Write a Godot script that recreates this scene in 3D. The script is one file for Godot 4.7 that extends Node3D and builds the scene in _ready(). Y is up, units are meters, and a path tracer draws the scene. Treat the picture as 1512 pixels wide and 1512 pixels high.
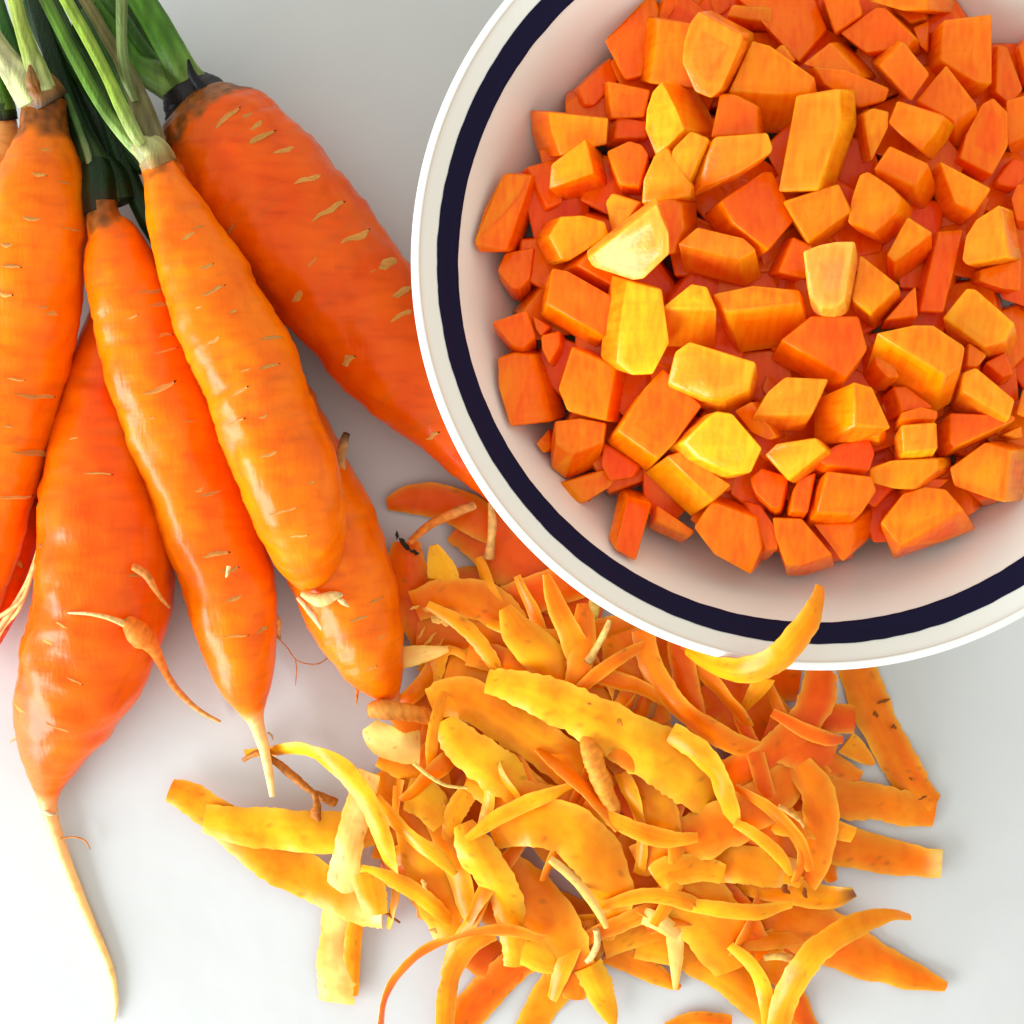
extends Node3D
# A white table seen from straight above: a bunch of carrots, a heap of their peelings, a bowl of diced carrot.
# Places are given where the things stand: a spot on the picture plane and a height above the table in millimetres.

const EYE := 0.45            # camera height above the table, m
const HALF := 0.16           # half the width of table in view, m
const MID := 756.0
const BOWL := Vector3(0.0835, 0.0, -0.0680)

var mats := {}
var noise := FastNoiseLite.new()
var rng := RandomNumberGenerator.new()


func _ready():
	# ---- camera
	var cam := Camera3D.new()
	cam.name = "camera"
	cam.fov = rad_to_deg(2.0 * atan(HALF / EYE))
	cam.near = 0.02
	cam.far = 20.0
	cam.transform = Transform3D(Basis(Vector3.RIGHT, Vector3(0, 0, -1), Vector3.UP), Vector3(0, EYE, 0))
	add_child(cam)
	cam.current = true
	# ---- the room's own pale light
	var env := Environment.new()
	env.background_mode = Environment.BG_COLOR
	env.background_color = Color(1.0, 1.0, 0.97)
	env.background_energy_multiplier = 1.03
	env.tonemap_mode = Environment.TONE_MAPPER_LINEAR
	env.tonemap_exposure = 1.04
	env.sdfgi_enabled = true
	env.ssao_enabled = true
	env.ssil_enabled = true
	var we := WorldEnvironment.new()
	we.name = "world"
	we.environment = env
	add_child(we)
	# ---- the window, low on the lower left
	var sun := AreaLight3D.new()
	sun.name = "window_light"
	sun.area_size = Vector2(1.1, 0.55)
	sun.light_color = Color(0.945, 0.975, 1.0)
	sun.light_energy = 3.5
	sun.area_normalize_energy = true
	sun.area_range = 6.0
	sun.shadow_enabled = true
	var from := Vector3(-0.95, 0.30, 0.64)
	sun.transform = Transform3D(Basis.looking_at(-from, Vector3.UP), from)
	add_child(sun)

	noise.seed = 7
	noise.noise_type = FastNoiseLite.TYPE_SIMPLEX_SMOOTH
	noise.frequency = 1.0
	noise.fractal_type = FastNoiseLite.FRACTAL_NONE
	rng.seed = 11
	make_materials()
	make_table()
	make_bowl()
	carrots()
	chunks()
	peels()


# ------------------------------------------------------------------ places
func at(px: float, py: float, h: float) -> Vector3:
	var s := HALF / MID * (EYE - h) / EYE
	return Vector3((px - MID) * s, h, (py - MID) * s)


func px_size(h: float) -> float:
	return HALF / MID * (EYE - h) / EYE


func rows(text: String) -> Array:
	var out := []
	for w in text.split(" ", false):
		var r := []
		for v in w.split(","):
			r.append(float(v))
		out.append(r)
	return out


func spline(p: Array, k: int, f: float) -> Array:
	# Catmull-Rom through rows of numbers
	var a: Array = p[maxi(k - 1, 0)]
	var b: Array = p[k]
	var c: Array = p[k + 1]
	var d: Array = p[mini(k + 2, p.size() - 1)]
	var out := []
	for i in b.size():
		out.append(cubic_interpolate(b[i], c[i], a[i], d[i], f))
	return out


# ------------------------------------------------------------------ things
func numbered(called: String, parent: Node) -> String:
	if not parent.has_node(NodePath(called)):
		return called
	var k := 1
	while parent.has_node(NodePath("%s_%03d" % [called, k])):
		k += 1
	return "%s_%03d" % [called, k]


func tag(o: Node3D, label: String, category: String, group := "") -> void:
	o.set_meta("label", label)
	o.set_meta("category", category)
	if group:
		o.set_meta("group", group)


func thing(called: String, label: String, category: String, place: Vector3, group := "") -> Node3D:
	var o := Node3D.new()
	o.name = numbered(called, self)
	o.position = place
	add_child(o, true)
	tag(o, label, category, group)
	return o


func put(called: String, mesh: Mesh, m: Material, parent: Node, place := Vector3.ZERO) -> MeshInstance3D:
	var o := MeshInstance3D.new()
	o.name = numbered(called, parent)
	o.mesh = mesh
	o.position = place
	mesh.surface_set_material(0, m)
	parent.add_child(o, true)
	return o


func base_of(v: PackedVector3Array) -> Vector3:
	var c := Vector3.ZERO
	var low := 1e9
	for p in v:
		c += p
		low = minf(low, p.y)
	c /= v.size()
	return Vector3(c.x, low, c.z)


func array_mesh(v: PackedVector3Array, n: PackedVector3Array, c: PackedColorArray, uv: PackedVector2Array, ix: PackedInt32Array, origin: Vector3) -> ArrayMesh:
	var moved := PackedVector3Array()
	moved.resize(v.size())
	for i in v.size():
		moved[i] = v[i] - origin
	var a := []
	a.resize(Mesh.ARRAY_MAX)
	a[Mesh.ARRAY_VERTEX] = moved
	a[Mesh.ARRAY_NORMAL] = n
	if c.size():
		a[Mesh.ARRAY_COLOR] = c
	if uv.size():
		a[Mesh.ARRAY_TEX_UV] = uv
	a[Mesh.ARRAY_INDEX] = ix
	var m := ArrayMesh.new()
	m.add_surface_from_arrays(Mesh.PRIMITIVE_TRIANGLES, a)
	return m


# a sheet of rows x cols points; outward normals towards the side given by `facing` (rows x across)
func grid_index(nr: int, nc: int, wrap: bool, v: PackedVector3Array, n: PackedVector3Array, ix: PackedInt32Array, first := 0) -> void:
	for i in nr - 1:
		for j in (nc if wrap else nc - 1):
			var a := first + i * nc + j
			var b := first + i * nc + (j + 1) % nc
			var c := a + nc
			var d := b + nc
			var f := (v[c] - v[a]).cross(v[b] - v[a])
			if f.dot(n[a] + n[d]) > 0.0:
				ix.append_array([a, b, c, b, d, c])
			else:
				ix.append_array([a, c, b, b, c, d])


func smooth(v: PackedVector3Array, ix: PackedInt32Array, like: PackedVector3Array) -> PackedVector3Array:
	var n := PackedVector3Array()
	n.resize(v.size())
	for t in range(0, ix.size(), 3):
		var f := (v[ix[t + 2]] - v[ix[t]]).cross(v[ix[t + 1]] - v[ix[t]])
		n[ix[t]] += f
		n[ix[t + 1]] += f
		n[ix[t + 2]] += f
	for i in n.size():
		n[i] = n[i].normalized() if n[i].length_squared() > 1e-20 else like[i]
	return n


# a tube along rows of [x, y, height mm, radius px]; returns the centre line for those who need it
func tube(p: Array, per: int, around: int, tint: Callable, ridges := 0.0, bumps := 0.03, flat := 1.0, creases := []) -> Dictionary:
	var v := PackedVector3Array()
	var n := PackedVector3Array()
	var c := PackedColorArray()
	var uv := PackedVector2Array()
	var ix := PackedInt32Array()
	var line := []
	for k in p.size() - 1:
		for i in per + (1 if k == p.size() - 2 else 0):
			line.append(spline(p, k, float(i) / per))
	var mids := []
	for l in line:
		mids.append(at(l[0], l[1], l[2] * 0.001))
	var length := 0.0
	var frames := []
	for i in line.size():
		var t: Vector3 = (mids[mini(i + 1, mids.size() - 1)] - mids[maxi(i - 1, 0)]).normalized()
		var s := t.cross(Vector3.UP).normalized()
		var u := s.cross(t)
		if i:
			length += mids[i].distance_to(mids[i - 1])
		var r := maxf(line[i][3], 0.6) * px_size(line[i][2] * 0.001)
		frames.append([mids[i], t, s, u, r, length])
	for i in line.size():
		var f: Array = frames[i]
		for j in around:
			var th := TAU * j / around
			var dir: Vector3 = f[2] * cos(th) + f[3] * sin(th) * flat
			var q: Vector3 = f[0] + dir * f[4]
			var amount: float = 1.0 + bumps * noise.get_noise_3dv(q * 55.0) + bumps * 0.45 * noise.get_noise_3dv(q * 150.0) + ridges * cos(th * 7.0)
			amount += bumps * 0.22 * noise.get_noise_2d(f[5] * 900.0, 3.0 + 0.4 * sin(th))
			var dark := 0.0
			for cr in creases:
				var along: float = (f[5] - cr[0] - cr[4] * sin(th * 2.0 + cr[0] * 900.0)) / cr[3]
				if absf(along) < 3.0:
					var side: float = angle_difference(th, cr[1]) / cr[2]
					if absf(side) < 1.0:
						var w: float = exp(-along * along) * (1.0 - side * side)
						amount -= cr[5] * w
						dark = maxf(dark, w)
			q = f[0] + dir * f[4] * amount
			v.append(q)
			n.append(dir.normalized())
			c.append(tint.call(i / (line.size() - 1.0), th, q, line[i], dark))
			uv.append(Vector2(float(j) / around, f[5] / 0.1))
	grid_index(line.size(), around, true, v, n, ix)
	for e in [0, line.size() - 1]:                       # close both ends
		var f: Array = frames[e]
		v.append(f[0] + f[1] * f[4] * (0.25 if e else -0.25))
		n.append(f[1] if e else -f[1])
		c.append(c[e * around])
		uv.append(Vector2(0.5, f[5] / 0.1))
		for j in around:
			var a: int = e * around + j
			var b: int = e * around + (j + 1) % around
			if e:
				ix.append_array([v.size() - 1, b, a])
			else:
				ix.append_array([v.size() - 1, a, b])
	# the caps wind as the sides do
	n = smooth(v, ix, n)
	return {"v": v, "n": n, "c": c, "uv": uv, "ix": ix, "frames": frames, "line": line}


func tube_mesh(d: Dictionary, origin: Vector3) -> ArrayMesh:
	return array_mesh(d.v, d.n, d.c, d.uv, d.ix, origin)


# ------------------------------------------------------------------ materials
func noise_texture(size: int, freq: float, octaves: int, stops: Array, sd: int, normal := 0.0, stretch := Vector2.ONE) -> ImageTexture:
	var fn := FastNoiseLite.new()
	fn.seed = sd
	fn.frequency = freq
	fn.noise_type = FastNoiseLite.TYPE_SIMPLEX_SMOOTH
	fn.fractal_octaves = octaves
	var im := Image.create(size, size, false, Image.FORMAT_RGB8)
	var g := Gradient.new()
	if stops.size():
		g.offsets = PackedFloat32Array(stops.map(func(s): return s[0]))
		g.colors = PackedColorArray(stops.map(func(s): return s[1]))
	for y in size:
		for x in size:
			# wrapped on a torus in four dimensions is costly; blend the edges instead
			var u := float(x) / size
			var w := float(y) / size
			var a := fn.get_noise_2d(x * stretch.x, y * stretch.y)
			var b := fn.get_noise_2d((x - size) * stretch.x, y * stretch.y)
			var c := fn.get_noise_2d(x * stretch.x, (y - size) * stretch.y)
			var e := clampf((u - 0.8) / 0.2, 0.0, 1.0)
			var f := clampf((w - 0.8) / 0.2, 0.0, 1.0)
			var t := clampf(lerpf(lerpf(a, b, e), c, f * (1.0 - e * 0.5)) * 0.75 + 0.5, 0.0, 1.0)
			im.set_pixel(x, y, g.sample(t) if stops.size() else Color(t, t, t))
	if normal > 0.0:
		im.bump_map_to_normal_map(normal)
	return ImageTexture.create_from_image(im)


func lin(r: float, g: float, b: float) -> Color:
	return Color(r, g, b).linear_to_srgb()


func flesh(name_: String, tone: Color, tex: Texture2D, nrm: Texture2D, scale: float, rough: float, sss: float, back := Color.BLACK) -> StandardMaterial3D:
	var m := StandardMaterial3D.new()
	m.resource_name = name_
	m.albedo_color = tone
	m.albedo_texture = tex
	m.uv1_triplanar = true
	m.uv1_scale = Vector3.ONE * scale
	m.vertex_color_use_as_albedo = true
	m.roughness = rough
	m.metallic_specular = 0.32
	m.normal_enabled = true
	m.normal_texture = nrm
	m.normal_scale = 0.5
	if sss > 0.0:
		m.subsurf_scatter_enabled = true
		m.subsurf_scatter_strength = sss
	if back != Color.BLACK:
		m.backlight_enabled = true
		m.backlight = back
	mats[name_] = m
	return m


func make_materials() -> void:
	var g := func(x): return lin(x, x, x)
	var mottle := noise_texture(512, 0.012, 4, [[0.2, lin(0.93, 0.80, 0.7)], [0.5, lin(0.98, 0.94, 0.92)], [0.8, lin(1, 1, 1)]], 3)
	var fibre := noise_texture(512, 0.02, 4, [[0.15, lin(0.93, 0.62, 0.4)], [0.5, lin(1, 0.86, 0.8)], [0.75, lin(1, 1, 1)]], 5, 0.0, Vector2(1.0, 0.22))
	var skin := noise_texture(512, 0.03, 5, [[0.12, lin(0.84, 0.68, 0.62)], [0.3, lin(0.93, 0.82, 0.8)], [0.6, lin(1, 0.97, 0.95)], [0.85, lin(1, 1, 1)]], 8, 0.0, Vector2(0.25, 1.0))
	var rough_n := noise_texture(512, 0.045, 5, [], 21, 6.0)
	var fine_n := noise_texture(512, 0.09, 4, [], 22, 4.0, Vector2(1.0, 0.3))
	var soft_n := noise_texture(512, 0.02, 3, [], 23, 5.0)
	flesh("cut_carrot", Color.WHITE, fibre, rough_n, 32.0, 0.22, 0.3)
	mats["cut_carrot"].normal_scale = 0.16
	var sk := flesh("carrot_skin", Color.WHITE, skin, fine_n, 14.0, 0.29, 0.25)
	sk.normal_scale = 0.14
	sk.metallic_specular = 0.30
	flesh("peel", Color.WHITE, mottle, soft_n, 26.0, 0.30, 0.0, Color(0.7, 0.66, 0.55))
	mats["peel"].normal_scale = 0.12
	flesh("stem", Color.WHITE, noise_texture(256, 0.03, 4, [[0.2, g.call(0.7)], [0.6, g.call(1.0)]], 31, 0.0, Vector2(1.0, 0.12)), fine_n, 20.0, 0.42, 0.0, Color(0.25, 0.25, 0.15))
	flesh("root", Color.WHITE, mottle, rough_n, 60.0, 0.6, 0.0)
	flesh("scar", Color.WHITE, mottle, rough_n, 120.0, 0.75, 0.0)
	var t := StandardMaterial3D.new()
	t.resource_name = "table"
	t.albedo_color = lin(0.555, 0.562, 0.56)
	t.albedo_texture = noise_texture(512, 0.006, 3, [[0.2, lin(0.955, 0.955, 0.95)], [0.8, lin(1, 1, 1)]], 41)
	t.uv1_triplanar = true
	t.uv1_world_triplanar = true
	t.uv1_scale = Vector3.ONE * 3.0
	t.roughness = 0.42
	t.metallic_specular = 0.35
	t.normal_enabled = true
	t.normal_texture = soft_n
	t.normal_scale = 0.04
	mats["table"] = t
	var e := StandardMaterial3D.new()
	e.resource_name = "glaze"
	e.albedo_color = lin(0.725, 0.755, 0.70)
	e.roughness = 0.16
	e.metallic_specular = 0.5
	mats["glaze"] = e
	var s := StandardMaterial3D.new()
	s.resource_name = "navy_band"
	s.albedo_color = lin(0.006, 0.005, 0.026)
	s.roughness = 0.35
	s.metallic_specular = 0.2
	mats["navy_band"] = s


# ------------------------------------------------------------------ table and bowl
func make_table() -> void:
	var b := BoxMesh.new()
	b.size = Vector3(1.8, 0.03, 1.4)
	var o := put("table", b, mats["table"], self, Vector3(0.1, -0.015, -0.1))
	o.set_meta("kind", "structure")
	o.set_meta("label", "plain white table top under the carrots and the bowl")


func lathe(profile: Array, around: int, wob := 0.0) -> ArrayMesh:
	var v := PackedVector3Array()
	var n := PackedVector3Array()
	var ix := PackedInt32Array()
	for i in profile.size():
		var a: Vector2 = profile[maxi(i - 1, 0)]
		var b: Vector2 = profile[mini(i + 1, profile.size() - 1)]
		var d := (b - a).normalized()
		for j in around:
			var th := TAU * j / around
			var r: float = profile[i].x
			var y: float = profile[i].y
			if wob > 0.0 and (i == 0 or i == profile.size() - 1):
				var k := wob * (noise.get_noise_2d(cos(th) * 14.0 + i * 9.0, sin(th) * 14.0) + 0.5 * noise.get_noise_2d(cos(th) * 60.0, sin(th) * 60.0 + i))
				r += d.x * k
				y += d.y * k
			v.append(Vector3(cos(th) * r, y, sin(th) * r))
			n.append(Vector3(cos(th) * d.y, -d.x, sin(th) * d.y) * -1.0)
	grid_index(profile.size(), around, true, v, n, ix)
	return array_mesh(v, n, PackedColorArray(), PackedVector2Array(), ix, Vector3.ZERO)


# the inner side of the bowl: height at a distance from its middle
const WALL := [[0.0, 0.0075], [0.03, 0.0075], [0.05, 0.009], [0.066, 0.0150], [0.079, 0.0255], [0.089, 0.0385], [0.0975, 0.0530], [0.1010, 0.0562], [0.1040, 0.0584], [0.1085, 0.0612]]


func wall_height(r: float) -> float:
	for k in WALL.size() - 1:
		if r < WALL[k + 1][0]:
			return cubic_interpolate(WALL[k][1], WALL[k + 1][1], WALL[maxi(k - 1, 0)][1], WALL[mini(k + 2, WALL.size() - 1)][1], (r - WALL[k][0]) / (WALL[k + 1][0] - WALL[k][0]))
	return 0.0615


func make_bowl() -> void:
	var o := thing("bowl", "white glazed bowl with a dark navy band inside its rim, full of diced carrot", "bowl", BOWL)
	var inner := []
	for k in 70:
		var r := 0.0005 + 0.1082 * k / 69.0
		inner.append(Vector2(r, wall_height(r)))
	for k in 13:                                        # rounded lip
		var a := PI * 0.62 - (PI * 0.62 + PI * 0.42) * k / 12.0
		inner.append(Vector2(0.1090 + 0.0019 * cos(a), 0.0601 + 0.0019 * sin(a)))
	var outer := [[0.1068, 0.0560], [0.1020, 0.0500], [0.0945, 0.0380], [0.0850, 0.0255], [0.0720, 0.0140], [0.0560, 0.0075], [0.0500, 0.0060], [0.0490, 0.0010], [0.0480, 0.0002], [0.0450, 0.0002], [0.0440, 0.0030], [0.0005, 0.0035]]
	for p in outer:
		inner.append(Vector2(p[0], p[1]))
	put("body", lathe(inner, 220), mats["glaze"], o)
	var band := []
	for k in 13:
		var r := 0.0984 + 0.0056 * k / 12.0
		var lift := 0.00018
		var slope := (wall_height(r + 0.0005) - wall_height(r - 0.0005)) / 0.001
		var nn := Vector2(-slope, 1.0).normalized()
		band.append(Vector2(r, wall_height(r)) + nn * lift)
	var bo := put("band", lathe(band, 400, 0.00012), mats["navy_band"], o)
	bo.set_meta("label", "dark navy painted band running round inside the rim")


# ------------------------------------------------------------------ diced carrot
# the face of a chunk lies on a tilted plane; the pixel's ray meets it here
func on_plane(px: float, py: float, h0: float, c: Vector2, gx: float, gy: float) -> Vector3:
	var k := HALF / MID / EYE
	var a := (px - MID) * k
	var b := (py - MID) * k
	var x0 := (c.x - MID) * k * (EYE - h0)
	var z0 := (c.y - MID) * k * (EYE - h0)
	var h := (h0 + gx * (a * EYE - x0) + gy * (b * EYE - z0)) / (1.0 + gx * a + gy * b)
	return at(px, py, h)


func bowl_floor(p: Vector3) -> float:
	return wall_height(Vector2(p.x - BOWL.x, p.z - BOWL.z).length())


func heap_height(px: float, py: float) -> float:
	var d := Vector2(px - 1205.0, py - 390.0).length() / 470.0
	return lerpf(0.0640, 0.0470, clampf(d * d, 0.0, 1.2))


const TONES := {
	"deep": Color(0.95, 0.138, 0.002), "orange": Color(0.97, 0.185, 0.003), "gold": Color(0.97, 0.24, 0.004),
	"yellow": Color(0.98, 0.315, 0.009), "pale": Color(0.97, 0.39, 0.04), "brown": Color(0.30, 0.10, 0.02),
}

const PEEL_TONES := {
	"deep": Color(0.94, 0.14, 0.002), "orange": Color(0.96, 0.23, 0.003), "gold": Color(0.97, 0.325, 0.004),
	"yellow": Color(0.98, 0.45, 0.009), "pale": Color(0.97, 0.64, 0.16), "brown": Color(0.22, 0.07, 0.012),
}


func hull(p: PackedVector3Array) -> Array:
	# outward triangles of a small convex hull, no four points in one plane
	var out := []
	var n := p.size()
	for i in n:
		for j in range(i + 1, n):
			for k in range(j + 1, n):
				var nn := (p[j] - p[i]).cross(p[k] - p[i])
				var d := nn.dot(p[i])
				var up := false
				var down := false
				for q in n:
					if q == i or q == j or q == k:
						continue
					if nn.dot(p[q]) > d:
						up = true
					else:
						down = true
					if up and down:
						break
				if up and down:
					continue
				out.append([i, k, j] if up else [i, j, k])
	return out


func facets(p: PackedVector3Array) -> Array:
	# the hull's triangles gathered into faces: [normal, loop of point numbers]
	var tri := hull(p)
	var normals := []
	var owner := {}
	for t in tri.size():
		var f: Array = tri[t]
		normals.append((p[f[1]] - p[f[0]]).cross(p[f[2]] - p[f[0]]))
		for e in 3:
			owner[Vector2i(f[e], f[(e + 1) % 3])] = t
	var order := range(tri.size())
	order.sort_custom(func(a, b): return normals[a].length_squared() > normals[b].length_squared())
	var group := {}
	var out := []
	for s in order:
		if group.has(s):
			continue
		var g := out.size()
		var lead: Vector3 = normals[s].normalized()
		group[s] = g
		var open := [s]
		var all := [s]
		while open:
			var t: int = open.pop_back()
			for e in 3:
				var o: int = owner.get(Vector2i(tri[t][(e + 1) % 3], tri[t][e]), -1)
				if o >= 0 and not group.has(o) and lead.dot(normals[o].normalized()) > 0.965:
					group[o] = g
					open.append(o)
					all.append(o)
		var next := {}
		for t in all:
			for e in 3:
				var a: int = tri[t][e]
				var b: int = tri[t][(e + 1) % 3]
				if group.get(owner.get(Vector2i(b, a), -1), -2) != g:
					next[a] = b
		var loop := []
		var at_: int = next.keys()[0]
		while not loop.has(at_) and next.has(at_):
			loop.append(at_)
			at_ = next[at_]
		out.append([lead, loop])
	return out


func wob(p: Vector3) -> Vector3:
	return Vector3(noise.get_noise_3dv(p * 0.4), noise.get_noise_3dv(p * 0.4 + Vector3(7, 0, 0)), noise.get_noise_3dv(p * 0.4 + Vector3(0, 7, 0)))


func solid(points: PackedVector3Array, chamfer: float, tone: Color) -> Dictionary:
	# points in mm; a convex block with softened edges and faintly swelling faces
	var centre := Vector3.ZERO
	for q in points:
		centre += q
	centre /= points.size()
	var pts := PackedVector3Array()
	for q in points:
		pts.append(q - centre + Vector3(rng.randf() - 0.5, rng.randf() - 0.5, rng.randf() - 0.5) * 0.1)
	var v := PackedVector3Array()
	var n := PackedVector3Array()
	var c := PackedColorArray()
	var ix := PackedInt32Array()
	var faces := facets(pts)
	var rim := {}                                        # (face, point) -> vertex on the face's rim
	var edges := {}                                      # (from, to) -> face
	for g in faces.size():
		var nn: Vector3 = faces[g][0]
		var loop: Array = faces[g][1]
		var m := loop.size()
		var ring := []
		var mid := Vector3.ZERO
		for i in m:
			var q: Vector3 = pts[loop[i]]
			var a: Vector3 = pts[loop[(i + m - 1) % m]] - q
			var b: Vector3 = pts[loop[(i + 1) % m]] - q
			var w := q + a.normalized() * minf(chamfer, a.length() * 0.3) + b.normalized() * minf(chamfer, b.length() * 0.3)
			ring.append(w)
			mid += w / m
			edges[Vector2i(loop[i], loop[(i + 1) % m])] = g
		var wide := 0.0
		for q in ring:
			wide = maxf(wide, mid.distance_to(q))
		# a cut face swells a little and shows its core, paler or darker than the flesh round it
		var core := 1.0 + 0.34 * noise.get_noise_3dv((mid + centre) * 0.31 + Vector3(40, 0, 0))
		var cut := 1.0 + 0.42 * noise.get_noise_3dv((mid + centre) * 0.27 + nn * 1.7)   # each cut meets paler or deeper flesh
		var off := wob((mid + centre) * 1.3) * wide * 0.3
		off -= nn * off.dot(nn)
		var ringed := g == 0 and noise.get_noise_3dv(centre * 0.9) > -0.25   # cut across the root: the core shows
		var steps := [1.0, 0.86, 0.64, 0.57, 0.3] if wide > 2.5 else [1.0, 0.5]
		var start := v.size()
		for k in steps.size():
			for i in m:
				var e: float = steps[k]
				var p: Vector3 = mid + off * (1.0 - e) + (ring[i] - mid) * e
				if k:
					p += nn * (0.03 * wide * (1.0 - e * e) + 0.18 * noise.get_noise_3dv((p + centre) * 0.33))
				else:
					rim[Vector2i(g, loop[i])] = v.size()
				v.append((p + centre) * 0.001)
				var side: Vector3 = (ring[i] - mid).normalized()
				var lean: Vector3 = nn + side * [0.30, 0.10, 0.05, 0.04, 0.02][k] + (wob(p + centre) * 0.16 if k else Vector3.ZERO)
				n.append(lean.normalized())
				var t := 0.5 + 0.5 * noise.get_noise_3dv((p + centre) * 0.2)
				var gr: float = tone.g * cut * lerpf(0.84, 1.16, t) * lerpf(core, 1.0, smoothstep(0.35, 0.75, e)) * (0.80 if ringed and e < 0.6 else 1.0)
				c.append(Color(tone.r, gr * (1.10 if k == 0 else 1.0), tone.b * lerpf(0.7, 1.5, t)))
		for k in steps.size() - 1:
			for i in m:
				var i2 := (i + 1) % m
				var s0 := start + k * m
				ix.append_array([s0 + i, s0 + m + i, s0 + i2, s0 + i2, s0 + m + i, s0 + m + i2])
		var last := start + (steps.size() - 1) * m
		for i in range(1, m - 1):
			ix.append_array([last, last + i + 1, last + i])
	for e in edges:
		var back := Vector2i(e.y, e.x)
		if not edges.has(back) or e.x > e.y:
			continue
		var a: int = rim[Vector2i(edges[e], e.x)]
		var b: int = rim[Vector2i(edges[e], e.y)]
		var a2: int = rim[Vector2i(edges[back], e.x)]
		var b2: int = rim[Vector2i(edges[back], e.y)]
		ix.append_array([a, b, a2, b, b2, a2])
	var incoming := {}
	for e in edges:
		if not incoming.has(e.y):
			incoming[e.y] = {}
		incoming[e.y][e.x] = edges[e]
	for q in incoming:                                   # the corner between three or more faces
		var corner := []
		var g: int = incoming[q].values()[0]
		while not corner.has(rim[Vector2i(g, q)]):
			corner.append(rim[Vector2i(g, q)])
			var loop: Array = faces[g][1]
			var after: int = loop[(loop.find(q) + 1) % loop.size()]
			if not incoming[q].has(after):
				break
			g = incoming[q][after]
		for i in range(1, corner.size() - 1):
			ix.append_array([corner[0], corner[i], corner[i + 1]])
	# every triangle winds with its normals
	for t in range(0, ix.size(), 3):
		var f := (v[ix[t + 2]] - v[ix[t]]).cross(v[ix[t + 1]] - v[ix[t]])
		if f.dot(n[ix[t]] + n[ix[t + 1]] + n[ix[t + 2]]) < 0.0:
			var s := ix[t + 1]
			ix[t + 1] = ix[t + 2]
			ix[t + 2] = s
	return {"v": v, "n": n, "c": c, "ix": ix}


var laid := []


func chunk(outline: String, level: float, gx: float, gy: float, ex: float, ey: float, deep: float, tone: String, label: String, low := "") -> MeshInstance3D:
	var o := rows(outline)
	var mid := Vector2.ZERO
	for r in o:
		mid += Vector2(r[0], r[1])
	mid /= o.size()
	var h0 := heap_height(mid.x, mid.y) + level * 0.0055
	var p := PackedVector3Array()
	var jit := 0.25
	for r in o:
		var top := on_plane(r[0] + rng.randf_range(-jit, jit), r[1] + rng.randf_range(-jit, jit), h0, mid, gx, gy)
		var under := on_plane(r[0] * 1.01 - mid.x * 0.01 + ex, r[1] * 1.01 - mid.y * 0.01 + ey, h0 - deep * 0.001, mid + Vector2(ex, ey), gx * 0.6, gy * 0.6)
		top.y = maxf(top.y, bowl_floor(top) + 0.003)
		under.y = minf(maxf(under.y, bowl_floor(under) + 0.0006), top.y - 0.0015)
		p.append(top * 1000.0)
		p.append(under * 1000.0)
	for r in rows(low):
		p.append(on_plane(r[0], r[1], h0 - deep * 0.001, mid, 0.0, 0.0) * 1000.0)
	var d := solid(p, 0.5, TONES[tone])
	var b := base_of(d.v)
	var m := put("carrot_chunk", array_mesh(d.v, d.n, d.c, PackedVector2Array(), d.ix, b), mats["cut_carrot"], self, b)
	tag(m, label, "carrot chunk", "diced carrot chunks in the bowl")
	if not (label.begins_with("red-orange chunk buried") or label.begins_with("buried")):
		laid.append([mid, label.split(",")[0]])
	return m


# a buried chunk is told by the one that lies over it
func buried_label(px: float, py: float) -> String:
	var best := -1
	var near := 75.0
	for k in laid.size():
		var d: float = laid[k][0].distance_to(Vector2(px, py))
		if d < near and laid[k][1].split(" ").size() <= 9:
			near = d
			best = k
	if best < 0:
		return "red-orange chunk buried under others, seen only through a gap in the heap"
	var text := "buried red-orange chunk, mostly hidden under the " + str(laid[best][1])
	laid.remove_at(best)
	return text


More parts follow.
